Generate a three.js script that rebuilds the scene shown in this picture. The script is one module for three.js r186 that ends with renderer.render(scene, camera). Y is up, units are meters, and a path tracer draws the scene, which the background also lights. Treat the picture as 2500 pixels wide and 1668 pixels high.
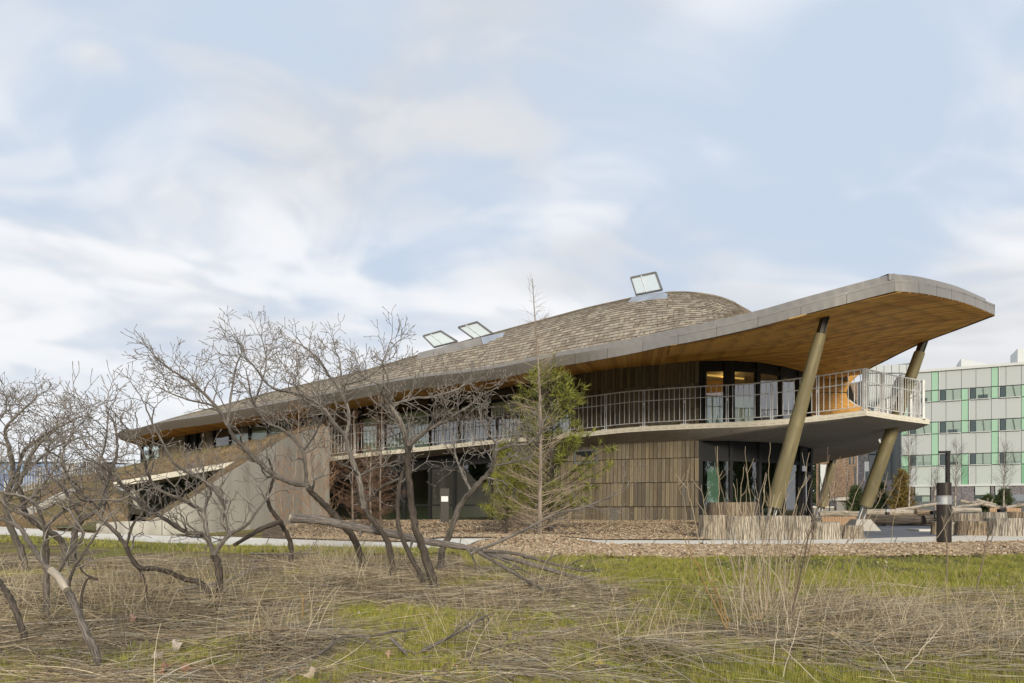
import * as THREE from 'three';
import { mergeGeometries } from 'three/addons/utils/BufferGeometryUtils.js';

// ------------------------------------------------------------------ camera, sky, sun, exposure
const F = 1667, HZ = 1245, EYE = 0.65;           // the lens, in the pixels of the 2500 x 1668 photograph
const scene = new THREE.Scene();
const camera = new THREE.PerspectiveCamera(2 * Math.atan(HZ / F) * 180 / Math.PI, 2500 / 1668, 0.1, 2000);
camera.setViewOffset(2500, 2 * HZ, 0, 0, 2500, 1668);
camera.position.set(0, EYE, 0);
camera.lookAt(0, EYE, -10);
const renderer = new THREE.WebGLRenderer();
renderer.toneMapping = THREE.LinearToneMapping;
renderer.toneMappingExposure = 1.54;
renderer.shadowMap.enabled = true;

let seedState = 1;
function RNG(seed) { let a = seed >>> 0; return () => { a = (a + 0x6D2B79F5) | 0; let t = Math.imul(a ^ (a >>> 15), 1 | a); t = (t + Math.imul(t ^ (t >>> 7), 61 | t)) ^ t; return ((t ^ (t >>> 14)) >>> 0) / 4294967296; }; }
const V = (x, y, z) => new THREE.Vector3(x, y, z);
const clamp = (x, a, b) => Math.min(b, Math.max(a, x));
const lerp = (a, b, t) => a + (b - a) * t;
const ss = (a, b, x) => { const t = clamp((x - a) / (b - a), 0, 1); return t * t * (3 - 2 * t); };
function hash2(x, y, s) { let h = (Math.imul(x, 374761393) + Math.imul(y, 668265263) + Math.imul(s, 2147483647 ^ 0x5bd1e995)) | 0; h = Math.imul(h ^ (h >>> 13), 1274126177); return ((h ^ (h >>> 16)) >>> 0) / 4294967296; }
function noise2(x, y, s = 0, per = 0) {
  const xi = Math.floor(x), yi = Math.floor(y), fx = x - xi, fy = y - yi, w = (k) => per ? ((k % per) + per) % per : k;
  const u = fx * fx * fx * (fx * (fx * 6 - 15) + 10), v = fy * fy * fy * (fy * (fy * 6 - 15) + 10);
  const a = hash2(w(xi), w(yi), s), b = hash2(w(xi + 1), w(yi), s), c = hash2(w(xi), w(yi + 1), s), d = hash2(w(xi + 1), w(yi + 1), s);
  return lerp(lerp(a, b, u), lerp(c, d, u), v);
}
function fbm(x, y, oct = 4, s = 0, per = 0) { let t = 0, a = 0.5, n = 0; for (let i = 0; i < oct; i++) { t += a * noise2(x, y, s + i * 17, per); n += a; x *= 2; y *= 2; if (per) per *= 2; a *= 0.5; } return t / n; }

// overcast sky with thin blue gaps
const SKYK = .72;
{
  const w = 2048, h = 1024, data = new Float32Array(w * h * 4), d = V();
  const blob = (u, v) => V((u - 1250) / F, (HZ - v) / F, -1).normalize();
  // places where the blue shows through (+) or where the cloud is thickest (-)
  const gaps = [[2200, 380, .16, .50], [1800, 440, .12, .34], [2330, 60, .14, .42], [2120, 200, .12, .30], [110, 120, .12, .50], [330, 200, .10, .34], [620, 40, .12, .30], [900, 60, .08, .2], [1180, 480, .09, .26], [1500, 430, .10, .22], [60, 300, .08, .16], [560, 800, .10, .20], [250, 680, .1, .2], [2250, 560, .10, .16], [205, 150, .026, -.75], [255, 130, .02, -.55], [290, 170, .018, -.4], [300, 520, .16, -.5], [560, 600, .12, -.3], [1450, 600, .13, -.6], [1800, 560, .10, -.3], [1150, 60, .12, -.3], [1100, 290, .1, -.2], [2430, 650, .15, -.4], [1700, 180, .12, -.25]].map(([u, v, r, k]) => [blob(u, v), r, k]);
  for (let j = 0; j < h; j++) {
    const el = ((j + .5) / h - .5) * Math.PI, ce = Math.cos(el);
    for (let i = 0; i < w; i++) {
      const az = ((i + .5) / w - .5) * 2 * Math.PI, k = (j * w + i) * 4;
      d.set(Math.cos(az) * ce, Math.sin(el), Math.sin(az) * ce);
      let r, g, b;
      if (d.y < -0.02) { r = .20; g = .19; b = .16; }
      else {
        const y = Math.max(d.y, 0) + .22, qx = d.x / y, qz = d.z / y;
        const wx = fbm(qx * .9 + 3, qz * .9 + 7, 4, 5), wy = fbm(qx * .9 + 13, qz * .9 - 4, 4, 9);
        const big = fbm(qx * 1.25 + wx * 2.2, qz * 1.7 + wy * 2.2, 6, 21), fine = fbm(qx * 4.6 + wx * 5 + big * 2, qz * 7.5 + wy * 5, 6, 33);
        let open = (big - .5) * 2.3 + (fine - .5) * 1.7 + .02; const wig = .6 + .8 * fbm(qx * 5 + wx * 4, qz * 6, 4, 77);
        for (const [c, rad, amt] of gaps) { const a = c.angleTo(d); if (a < rad * 3) open += amt * .85 * Math.exp(-(a * a) / (rad * rad * wig * wig)); }
        open = ss(-.45, 1.05, open) * (0.35 + .65 * ss(.0, .35, d.y));
        const shade = fbm(qx * 1.6 - 5 + wy, qz * 2.2 + 2 + wx, 4, 51);
        const cl = .79 + .06 * (1 - ss(.3, .7, shade)) - .10 * ss(.45, .75, shade) - .08 * ss(.42, .72, fine);
        const cr = cl * .985, cg = cl * 1.0, cb = cl * 1.03;
        r = lerp(cr, .525, open); g = lerp(cg, .615, open); b = lerp(cb, .745, open);
        const hz = ss(.22, 0, d.y); r = lerp(r, .80, hz * .7); g = lerp(g, .835, hz * .7); b = lerp(b, .865, hz * .7);
        if (d.y < 0) { const t = -d.y / .02; r = lerp(r, .20, t); g = lerp(g, .19, t); b = lerp(b, .16, t); }
      }
      data[k] = r * SKYK; data[k + 1] = g * SKYK; data[k + 2] = b * SKYK; data[k + 3] = 1;
    }
  }
  const t = new THREE.DataTexture(data, w, h, THREE.RGBAFormat, THREE.FloatType);
  t.mapping = THREE.EquirectangularReflectionMapping; t.magFilter = THREE.LinearFilter; t.needsUpdate = true;
  scene.background = t; scene.environment = t;
}
const sun = new THREE.DirectionalLight(new THREE.Color(1, .90, .72), 2.1);
sun.position.set(9, 23, 42); sun.target.position.set(0, 0, -18); scene.add(sun, sun.target);
sun.castShadow = true; sun.shadow.radius = 32; sun.shadow.mapSize.set(2048, 2048);
Object.assign(sun.shadow.camera, { left: -60, right: 60, top: 60, bottom: -60, near: 1, far: 200 });

// ------------------------------------------------------------------ helpers
const P = (u, v, D) => V((u - 1250) / F * D, EYE + (HZ - v) / F * D, -D);          // a surveyed point: direction in the picture and distance
const PX = (u, D, y) => V((u - 1250) / F * D, y, -D);
function table(rows) { return (x) => { if (x <= rows[0][0]) return rows[0][1]; for (let i = 1; i < rows.length; i++) if (x <= rows[i][0]) { const a = rows[i - 1], b = rows[i]; return lerp(a[1], b[1], (x - a[0]) / (b[0] - a[0])); } return rows[rows.length - 1][1]; }; }
const taken = new Map();
function numbered(n) { const k = taken.get(n) || 0; taken.set(n, k + 1); return k ? n + '_' + String(k).padStart(3, '0') : n; }
function tag(o, label, category, group) { Object.assign(o.userData, { label, category }); if (group) o.userData.group = group; return o; }
function thing(name, label, category, pos, group) { const o = new THREE.Group(); o.name = numbered(name); scene.add(o); if (pos) o.position.copy(pos); return tag(o, label, category, group); }
function addMesh(name, geo, mat, parent) { const m = new THREE.Mesh(geo, mat); m.name = parent === scene ? numbered(name) : name; m.castShadow = m.receiveShadow = true; parent.add(m); return m; }
function struct(o) { o.userData.kind = 'structure'; return o; }
function stuff(o, label, category) { o.userData.kind = 'stuff'; if (label) tag(o, label, category); return o; }
function sub(name, parent) { const g = new THREE.Group(); g.name = name; parent.add(g); return g; }

class MB {
  constructor(colored) { this.p = []; this.n = []; this.t = []; this.i = []; this.c = colored ? [] : null; this.col = [1, 1, 1]; this.o = V(); }
  origin(v) { this.o.copy(v); return this; }
  vert(p, n, u, v) { this.p.push(p.x - this.o.x, p.y - this.o.y, p.z - this.o.z); this.n.push(n.x, n.y, n.z); this.t.push(u, v); if (this.c) this.c.push(...this.col); return this.p.length / 3 - 1; }
  quad(a, b, c, d, us = 0, vs = 0) {
    const n = V().subVectors(b, a).cross(V().subVectors(d, a)); if (n.lengthSq() < 1e-16) n.subVectors(c, b).cross(V().subVectors(d, b)); n.normalize();
    const w = a.distanceTo(b), h = a.distanceTo(d), k = [this.vert(a, n, us, vs), this.vert(b, n, us + w, vs), this.vert(c, n, us + w, vs + h), this.vert(d, n, us, vs + h)];
    this.i.push(k[0], k[1], k[2], k[0], k[2], k[3]); return this;
  }
  tri(a, b, c) { const n = V().subVectors(b, a).cross(V().subVectors(c, a)).normalize(), k = [this.vert(a, n, a.x, a.z), this.vert(b, n, b.x, b.z), this.vert(c, n, c.x, c.z)]; this.i.push(...k); return this; }
  hexa(q) { // eight corners: bottom ring 0-3, top ring 4-7
    const [a, b, c, d, e, f, g, h] = q; this.quad(a, b, f, e); this.quad(b, c, g, f); this.quad(c, d, h, g); this.quad(d, a, e, h); this.quad(e, f, g, h); this.quad(d, c, b, a); return this;
  }
  box(c, x, y, z) { const s = (i, j, k) => V().copy(c).addScaledVector(x, i).addScaledVector(y, j).addScaledVector(z, k); return this.hexa([s(-1, -1, 1), s(1, -1, 1), s(1, -1, -1), s(-1, -1, -1), s(-1, 1, 1), s(1, 1, 1), s(1, 1, -1), s(-1, 1, -1)]); }
  abox(x0, x1, y0, y1, z0, z1) { return this.box(V((x0 + x1) / 2, (y0 + y1) / 2, (z0 + z1) / 2), V((x1 - x0) / 2, 0, 0), V(0, (y1 - y0) / 2, 0), V(0, 0, (z1 - z0) / 2)); }
  // a plank or bar between two points, w across (towards side) and h thick (towards up)
  bar(a, b, w, h, up = V(0, 1, 0)) { const d = V().subVectors(b, a), L = d.length(); d.normalize(); const s = V().crossVectors(d, up).normalize(), u2 = V().crossVectors(s, d).normalize(); return this.box(V().addVectors(a, b).multiplyScalar(.5), d.multiplyScalar(L / 2), u2.multiplyScalar(h / 2), s.multiplyScalar(-w / 2)); }
  tube(pts, rad, sides = 6, cap0 = false, cap1 = true, rough = 0, rng) {
    const n = pts.length, R = (k) => typeof rad === 'number' ? rad : rad[k], T = V(), N = V(), B = V(), q = V(), nn = V(); let len = 0; const base = [];
    for (let k = 0; k < n; k++) {
      T.subVectors(pts[Math.min(k + 1, n - 1)], pts[Math.max(k - 1, 0)]).normalize();
      if (k === 0) { N.set(0, 0, 1); if (Math.abs(T.z) > .9) N.set(1, 0, 0); }
      N.addScaledVector(T, -N.dot(T)).normalize(); B.crossVectors(T, N);
      if (k) len += pts[k].distanceTo(pts[k - 1]);
      base.push(this.p.length / 3);
      for (let s = 0; s <= sides; s++) { const a = s / sides * 2 * Math.PI; nn.copy(N).multiplyScalar(Math.cos(a)).addScaledVector(B, Math.sin(a)); const r = R(k) * (rough && rng && s < sides ? 1 + (rng() - .5) * rough : 1); q.copy(pts[k]).addScaledVector(nn, r); this.vert(q, nn, s / sides * 6.283 * R(0), len); }
      if (rough) { const l = this.p.length, f = base[k] * 3; for (let m = 0; m < 3; m++) this.p[l - 3 + m] = this.p[f + m]; }
    }
    for (let k = 0; k < n - 1; k++) for (let s = 0; s < sides; s++) { const a = base[k] + s, b = a + 1, c = base[k + 1] + s, d = c + 1; this.i.push(a, b, c, b, d, c); }
    const cap = (k, sgn) => { T.subVectors(pts[Math.min(k + 1, n - 1)], pts[Math.max(k - 1, 0)]).normalize().multiplyScalar(sgn); const c = this.vert(pts[k], T, 0, 0), st = this.p.length / 3; for (let s = 0; s <= sides; s++) { q.set(this.p[(base[k] + s) * 3] + this.o.x, this.p[(base[k] + s) * 3 + 1] + this.o.y, this.p[(base[k] + s) * 3 + 2] + this.o.z); this.vert(q, T, Math.cos(s / sides * 6.283) * R(k), Math.sin(s / sides * 6.283) * R(k)); } for (let s = 0; s < sides; s++) sgn > 0 ? this.i.push(c, st + s, st + s + 1) : this.i.push(c, st + s + 1, st + s); };
    if (cap0) cap(0, -1); if (cap1) cap(n - 1, 1); return this;
  }
  // a smooth sheet through a grid of points; two = also a back face thick metres below along the normal
  sheet(g, flip = false, uvm) {
    const R = g.length, C = g[0].length, base = this.p.length / 3, a = V(), b = V(), n = V();
    for (let r = 0; r < R; r++) for (let c = 0; c < C; c++) {
      a.subVectors(g[r][Math.min(c + 1, C - 1)], g[r][Math.max(c - 1, 0)]); b.subVectors(g[Math.min(r + 1, R - 1)][c], g[Math.max(r - 1, 0)][c]); n.crossVectors(a, b).normalize(); if (flip) n.negate();
      const q = g[r][c]; if (uvm) this.vert(q, n, ...uvm(q, r, c)); else this.vert(q, n, q.x, -q.z);
    }
    for (let r = 0; r < R - 1; r++) for (let c = 0; c < C - 1; c++) { const k = base + r * C + c; flip ? this.i.push(k, k + C, k + 1, k + 1, k + C, k + C + 1) : this.i.push(k, k + 1, k + C, k + 1, k + C + 1, k + C); }
    return this;
  }
  geo() { const g = new THREE.BufferGeometry(); g.setAttribute('position', new THREE.Float32BufferAttribute(this.p, 3)); g.setAttribute('normal', new THREE.Float32BufferAttribute(this.n, 3)); g.setAttribute('uv', new THREE.Float32BufferAttribute(this.t, 2)); if (this.c) g.setAttribute('color', new THREE.Float32BufferAttribute(this.c, 3)); g.setIndex(this.i); return g; }
  build(name, mat, parent) { const m = addMesh(name, this.geo(), mat, parent); if (parent === scene) m.position.copy(this.o); else m.position.copy(this.o); return m; }
}
function smooth(pts, n) { const c = new THREE.CatmullRomCurve3(pts, false, 'centripetal'), out = []; for (let i = 0; i <= n; i++) out.push(c.getPoint(i / n)); return out; }
function arcCurve(pts, n = 400) { const q = smooth(pts, n), L = [0]; for (let i = 1; i < q.length; i++) L.push(L[i - 1] + q[i].distanceTo(q[i - 1])); const len = L[n]; return { len, at(s) { s = clamp(s, 0, len); let lo = 0, hi = n; while (hi - lo > 1) { const m = (lo + hi) >> 1; L[m] <= s ? lo = m : hi = m; } return V().lerpVectors(q[lo], q[hi], (s - L[lo]) / Math.max(1e-9, L[hi] - L[lo])); }, dir(s) { return this.at(s + .05).sub(this.at(s - .05)).normalize(); }, nearU(u) { let best = 0, bd = 1e9; for (let i = 0; i <= n; i++) { const e = Math.abs(q[i].x / -q[i].z * F + 1250 - u); if (e < bd) { bd = e; best = L[i]; } } return best; } }; }
function instances(name, geo, mat, mats, cols, parent) { const m = new THREE.InstancedMesh(geo, mat, mats.length); m.name = parent === scene ? numbered(name) : name; mats.forEach((x, i) => m.setMatrixAt(i, x)); if (cols) cols.forEach((c, i) => m.setColorAt(i, c)); m.castShadow = m.receiveShadow = true; m.userData.kind = 'stuff'; parent.add(m); return m; }

// ------------------------------------------------------------------ materials
function tex(n, fn, srgb = false, rep = 1) { // fn(x, y in 0..1) -> [r,g,b] in 0..1
  const d = new Uint8Array(n * n * 4); for (let j = 0; j < n; j++) for (let i = 0; i < n; i++) { const c = fn(i / n, j / n), k = (j * n + i) * 4; for (let m = 0; m < 3; m++) d[k + m] = clamp(Math.round((Array.isArray(c) ? c[m] : c) * 255), 0, 255); d[k + 3] = 255; }
  const t = new THREE.DataTexture(d, n, n); t.wrapS = t.wrapT = THREE.RepeatWrapping; t.magFilter = THREE.LinearFilter; t.minFilter = THREE.LinearMipmapLinearFilter; if (srgb) t.colorSpace = THREE.SRGBColorSpace; t.repeat.set(rep, rep); t.needsUpdate = true; return t;
}
function retex(t, rx, ry) { const c = t.clone(); c.repeat.set(rx, ry); c.needsUpdate = true; return c; }
const lin = (r, g, b) => new THREE.Color().setRGB(r, g, b);
const T = {};
T.speck = tex(512, (x, y) => .62 + .38 * (.5 * fbm(x * 8, y * 8, 5, 3, 8) + .5 * fbm(x * 64, y * 64, 3, 8, 64)));
T.blotch = tex(512, (x, y) => { const a = fbm(x * 4, y * 4, 5, 11, 4), b = fbm(x * 40, y * 40, 3, 12, 40); return .55 + .45 * clamp(.7 * a + .3 * b + .05, 0, 1); });
T.concrete = tex(512, (x, y) => { const a = fbm(x * 3, y * 5, 5, 61, 0 || 15), b = fbm(x * 60, y * 60, 2, 62, 60), pit = fbm(x * 50, y * 50, 1, 63, 50) > .86 ? -.18 : 0; const st = fbm(x * 30, y * 3, 3, 64, 30); return clamp(.60 + .25 * a + .08 * b + .13 * st + pit, 0, 1); });
T.wall = tex(512, (x, y) => { const a = fbm(x * 5, y * 4, 6, 161, 0), s = fbm(x * 34, y * 2.5, 4, 164, 0), b = fbm(x * 70, y * 70, 2, 162, 70), d = ss(.5, .72, fbm(x * 8, y * 3, 5, 166, 0)); return clamp(.42 + .42 * a + .26 * s + .08 * b - .20 * d, 0, 1); });
T.grain = tex(512, (x, y) => { const g = fbm(x * 40, y * 3, 4, 71, 40), f = fbm(x * 128, y * 8, 2, 72, 128), l = fbm(x * 6, y * 2, 2, 73, 6); let k = 0; for (const [kx, ky, r] of [[.2, .3, .012], [.55, .72, .016], [.8, .15, .010], [.4, .9, .011], [.68, .45, .012]]) { const d = Math.hypot((x - kx) * 1.0, (y - ky) * .6); k = Math.max(k, ss(r * 1.6, r * .4, d)); } return clamp(.34 + .50 * g + .30 * f + .28 * (l - .5) - .4 * k, 0, 1); });
T.bark = tex(512, (x, y) => { const g = fbm(x * 24, y * 5, 4, 81, 24), c = Math.abs(fbm(x * 18, y * 4, 3, 83, 18) - .5) * 2; return clamp(.25 + .5 * g + .5 * ss(.02, .3, c) - .15, 0, 1); });
T.metal = tex(256, (x, y) => .52 + .48 * fbm(x * 5, y * 5, 5, 91, 5));
T.streak = tex(256, (x, y) => .6 + .4 * fbm(x * 20, y * 2, 4, 95, 20));
const std = (o) => new THREE.MeshStandardMaterial(o);
const M = {
  concrete: std({ color: lin(.50, .475, .42), map: retex(T.wall, .16, .16), roughness: .9, bumpMap: retex(T.concrete, .45, .45), bumpScale: .004 }),
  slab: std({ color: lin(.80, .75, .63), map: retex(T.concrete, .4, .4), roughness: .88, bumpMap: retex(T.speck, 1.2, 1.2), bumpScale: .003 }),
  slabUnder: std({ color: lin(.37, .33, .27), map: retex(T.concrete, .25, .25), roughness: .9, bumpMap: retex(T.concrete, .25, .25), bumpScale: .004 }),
  path: std({ color: lin(.80, .76, .68), map: retex(T.blotch, .22, .22), roughness: .92, bumpMap: retex(T.speck, 2, 2), bumpScale: .003 }),
  zinc: std({ color: lin(.41, .38, .345), map: retex(T.metal, .35, .35), roughness: .42, metalness: .55, roughnessMap: retex(T.streak, .5, .5) }),
  zincDark: std({ color: lin(.22, .205, .19), map: retex(T.metal, .7, .7), roughness: .5, metalness: .4 }),
  aluminium: std({ color: lin(.55, .60, .68), map: retex(T.metal, .5, .5), roughness: .33, metalness: .7 }),
  galv: std({ color: lin(.84, .86, .87), roughness: .5, metalness: .1, map: retex(T.metal, 2, 2) }),
  bronze: std({ color: lin(.235, .195, .095), map: retex(T.wall, 1.6, .5), roughness: .55, metalness: .1, bumpMap: retex(T.speck, .8, .8), bumpScale: .002 }),
  steelDark: std({ color: lin(.05, .045, .04), roughness: .5, metalness: .4 }),
  frame: std({ color: lin(.010, .010, .011), roughness: .75 }),
  frameGrey: std({ color: lin(.12, .13, .15), roughness: .5 }),
  dark: std({ color: lin(.02, .02, .02), roughness: .9 }),
  interior: std({ color: lin(.24, .20, .15), roughness: .95 }),
  interiorWood: std({ color: lin(.42, .22, .08), map: retex(T.grain, .8, .3), roughness: .7 }),
  ceilingIn: std({ color: lin(.35, .30, .24), roughness: .95 }),
  glass: new THREE.MeshPhysicalMaterial({ color: lin(.72, .86, .79), transmission: 1, thickness: 0, roughness: 0.0, ior: 2.0, metalness: .12 }),
  glassUp: new THREE.MeshPhysicalMaterial({ color: lin(.74, .86, .79), transmission: 1, thickness: 0, roughness: 0.0, ior: 2.7 }),
  glassDark: new THREE.MeshPhysicalMaterial({ color: lin(.42, .55, .47), transmission: 1, thickness: 0, roughness: 0.0, ior: 2.3 }),
  glassSky: new THREE.MeshPhysicalMaterial({ color: lin(.80, .86, .83), transmission: .6, thickness: 0, roughness: .5, ior: 1.5 }),
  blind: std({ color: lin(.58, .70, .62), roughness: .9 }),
  blindReflectPale: std({ color: lin(.78, .84, .78), roughness: .9 }),  // blinds, and reflections painted as panels behind the balcony glass
  shade: std({ color: lin(.70, .80, .73), roughness: .95, map: retex(T.streak, 3, .2) }),  // also the pale reflections painted as panels behind the upper glass
};
// ------------------------------------------------------------------ ground
const bump1 = (x, D) => (fbm(x * .9 + 40, D * .9 + 3, 3, 201) - .5) * .10 + (fbm(x * 3.1, D * 3.1, 3, 204) - .5) * .05;
function hgt(x, D) {
  let h = -.36 * ss(11.2, 3.2, D);
  h += bump1(x, D) * ss(12.5, 8.5, D) * ss(-2, 3, D);
  const m = ss(14.6, 20.5, D) * ss(-9, -5, x) * ss(7.2, 5.4, x) * (1 - ss(24, 30, D));
  h += m * (.27 + .05 * (fbm(x * .8, D * .8, 3, 207) - .4));
  h += .10 * ss(11.6, 12.6, D) * ss(15.4, 14.2, D) * ss(-2.2, -1.2, x) * ss(1.9, .9, x);      // chips heaped over the path
  h += ss(30, 60, D) * .25 * ss(8, 16, x);
  return h;
}
{
  const xs = [], ds = []; for (let x = -300; x < -24; x += 46) xs.push(x); for (let x = -24; x <= 24; x += .4) xs.push(x); for (let x = 60; x <= 300; x += 48) xs.push(x);
  for (let d = -120; d < 1; d += 20) ds.push(d); for (let d = 1; d <= 26; d += .25) ds.push(d); for (const d of [28, 32, 38, 46, 60, 80, 120, 180, 300, 600]) ds.push(d);
  const thatch = tex(1024, (x, y) => {
    const a = fbm(x * 7, y * 7, 4, 301, 7), moss = ss(.44, .57, fbm(x * 5, y * 5, 5, 305, 5)), f = fbm(x * 96, y * 24, 3, 307, 96), f2 = fbm(x * 20, y * 110, 3, 309, 20), k = .55 + .65 * (.5 * f + .5 * f2);
    const br = [.38 * k + .05 * a, .31 * k + .04 * a, .195 * k + .02 * a], gr = [.47 * k + .03, .475 * k + .02, .09 * k + .01], rust = [.42 * k, .31 * k, .07 * k], rs_ = ss(.66, .75, fbm(x * 9 + 3, y * 9, 4, 311, 0)); return [0, 1, 2].map((i) => lerp(lerp(br[i], gr[i], moss * .85), rust[i], rs_ * .5));
  }, true);
  const gm = std({ color: lin(1, 1, 1), map: retex(thatch, .3, .3), roughness: 1, bumpMap: retex(thatch, .9, .9), bumpScale: .03 });
  const grid = ds.map((d) => xs.map((x) => V(x, hgt(x, d), -d)));
  const g = new MB().sheet(grid); struct(g.build('meadow_ground', gm, scene));
}
function groundSheet(name, top, bot, off, u0, u1, mat, N = 120, Mr = 8, wob = 0) {
  const ft = table(top), fb = table(bot), g = [];
  for (let r = 0; r <= Mr; r++) { const row = []; for (let c = 0; c <= N; c++) { const u = lerp(u0, u1, c / N), a = fb(u) + wob * (fbm(u * .02, 3, 3, 401) - .5), b = ft(u) + wob * (fbm(u * .02, 9, 3, 402) - .5); const D = lerp(a, b, r / Mr), q = PX(u, D, 0); q.y = hgt(q.x, D) + off; row.push(q); } g.push(row); }
  return struct(new MB().sheet(g).build(name, mat, scene));
}
const pathTop = [[-500, 31], [0, 30], [120, 24], [230, 18.6], [400, 16.9], [600, 15.4], [790, 14.4], [1100, 13.4], [1450, 14.4], [1700, 14.4], [1900, 14.3], [2080, 15], [2300, 16.5], [2500, 18], [3300, 22]];
const pathBot = [[-500, 19], [0, 17.5], [230, 14.8], [400, 13.1], [600, 12.2], [790, 11.8], [1100, 11.3], [1450, 12.15], [1700, 12.0], [1900, 12.0], [2100, 12.2], [2300, 12.7], [2500, 13.3], [3300, 15]];
groundSheet('path', pathTop, pathBot, .012, -500, 3300, M.path, 260, 8);
{ // control joints in the path
  const ft = table(pathTop), fb = table(pathBot), m = new MB(); for (let u = -60; u < 2600; u += 118) { const a = PX(u, fb(u) + .02, 0), b = PX(u + 8, ft(u) - .02, 0); for (let k = 0; k < 6; k++) { const p = V().lerpVectors(a, b, k / 6), q = V().lerpVectors(a, b, (k + 1) / 6); p.y = hgt(p.x, -p.z) + .0165; q.y = hgt(q.x, -q.z) + .0165; const s = V(.008, 0, 0); m.quad(V().subVectors(p, s), V().addVectors(p, s), V().addVectors(q, s), V().subVectors(q, s)); } }
  struct(m.build('path_joint', std({ color: lin(.16, .15, .13), roughness: 1 }), scene));
}
const chipTex = tex(512, (x, y) => { const a = fbm(x * 60, y * 20, 3, 501, 60), b = fbm(x * 14, y * 70, 3, 502, 14), c = fbm(x * 6, y * 6, 3, 503, 6); const k = (.35 + .75 * (.5 * a + .5 * b)) * (1 - .45 * ss(.5, .68, c)); return [.50 * k + .05 * c, .41 * k + .04 * c, .31 * k + .03 * c]; }, true);
M.mulch = std({ map: retex(chipTex, .8, .8), roughness: 1, bumpMap: retex(chipTex, .8, .8), bumpScale: .03 });
const mulchBot = [[1120, 10.6], [1180, 9.9], [1300, 9.5], [1450, 9.5], [1900, 9.45], [2300, 9.7], [3300, 11]];
groundSheet('mulch_bed', [[1120, 11.2], [1180, 12.4], [1320, 13.2], [1450, 12.3], [1700, 12.15], [1900, 12.15], [2100, 12.35], [2300, 12.85], [2500, 13.45], [3300, 15.1]], mulchBot, .03, 1120, 3300, M.mulch, 200, 16, .5);
groundSheet('mulch_bed_by_wall', [[640, 26], [1000, 25.5], [1400, 23.4], [1720, 21.6], [1740, 21.4]], [[640, 15.3], [790, 14.3], [1100, 12.9], [1320, 12.9], [1450, 14.3], [1700, 14.3], [1740, 14.3]], .028, 640, 1740, M.mulch, 140, 24, .25);
const lawnTex = tex(512, (x, y) => { const a = fbm(x * 5, y * 5, 4, 601, 5), f = fbm(x * 80, y * 80, 2, 602, 80), k = .55 + .6 * f; return [lerp(.25, .42, a) * k, lerp(.28, .38, a) * k, lerp(.06, .17, a) * k]; }, true);
M.lawn = std({ map: retex(lawnTex, .6, .6), roughness: 1, bumpMap: retex(lawnTex, 1.5, 1.5), bumpScale: .02 });
const lawnDry = tex(512, (x, y) => { const a = ss(.42, .6, fbm(x * 6, y * 6, 4, 611, 6)), f = fbm(x * 80, y * 40, 3, 612, 80), k = .5 + .7 * f; return [lerp(.47, .36, a) * k, lerp(.39, .37, a) * k, lerp(.25, .11, a) * k]; }, true);
M.lawnDry = std({ map: retex(lawnDry, .5, .5), roughness: 1, bumpMap: retex(lawnDry, 1.2, 1.2), bumpScale: .02 });
groundSheet('lawn', [[1150, 10.4], [1180, 9.9], [1300, 9.55], [1450, 9.55], [1900, 9.5], [2300, 9.75], [3300, 11]], [[1150, 9.0], [1300, 8.0], [1500, 7.6], [1800, 7.2], [2200, 7.0], [3300, 7.4]], .018, 1150, 3300, M.lawn, 160, 10, .6);
groundSheet('lawn_by_path', [[-300, 19], [0, 17.4], [230, 14.7], [400, 13.0], [600, 12.1], [900, 11.5], [1120, 11.2]], [[-300, 15], [0, 14.0], [230, 12.4], [400, 11.5], [600, 11.0], [900, 10.4], [1120, 10.4]], .016, -300, 1120, M.lawnDry, 120, 6, .5);
// paved plaza
{
  const pv = tex(512, (x, y) => { const gx = (x * 8) % 1, row = Math.floor(y * 16), gy = (y * 16) % 1, gx2 = (x * 8 + (row % 2) * .5) % 1; const j = Math.min(gx2, 1 - gx2) < .02 || Math.min(gy, 1 - gy) < .04; const t = hash2(Math.floor(x * 8 + (row % 2) * .5) % 8, row, 7); const k = .72 + .22 * t + .12 * fbm(x * 40, y * 40, 3, 703, 40) - (j ? .3 : 0); return [.45 * k, .47 * k, .52 * k]; }, true);
  const m = std({ map: retex(pv, .42, .42), roughness: .85 });
  groundSheet('plaza', [[1960, 34], [2080, 34], [3300, 34]], [[1960, 14.4], [2080, 15.05], [2300, 16.6], [2500, 18.1], [3300, 22.1]], .012, 1700, 3300, m, 120, 20);
}
// ------------------------------------------------------------------ the timber-clad building
const bld = thing('community_building', 'long timber-clad building under a shingled dome roof with a sweeping prow canopy', 'building');
const rb = RNG(77);
const eavePts = [[293, 1073, 31], [331, 1068, 30.2], [389, 1053, 29.2], [517, 1035, 27.4], [620, 1018, 26], [800, 987, 23.9], [1003, 952, 21.8], [1200, 928, 20.3], [1327, 902, 19.3], [1482, 875, 18.2], [1560, 860, 17.8], [1623, 846, 17.4], [1686, 835, 17.0], [1845, 800, 16.3], [1934, 776, 15.9], [2029, 751, 15.55], [2133, 724, 15.2], [2185, 711, 15.0]].map((a) => P(...a));
const frontPts = [[2185, 711, 15.0], [2246, 716, 15.1], [2309, 728, 15.5], [2359, 741, 16.0], [2429, 769, 17.0]].map((a) => P(...a));
const ridgePts = [[300, 1062, 32.5], [350, 1048, 33.4], [440, 1021, 33], [600, 979, 31.8], [706, 951, 30.8], [900, 908, 29.2], [1130, 842, 27.6], [1360, 780, 26.2], [1506, 744, 25.2], [1660, 718, 24.2], [1743, 724, 23.6], [1790, 738, 23.1], [1845, 768, 22.6], [1940, 832, 22.0], [2010, 850, 21.6]].map((a) => P(...a));
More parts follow.
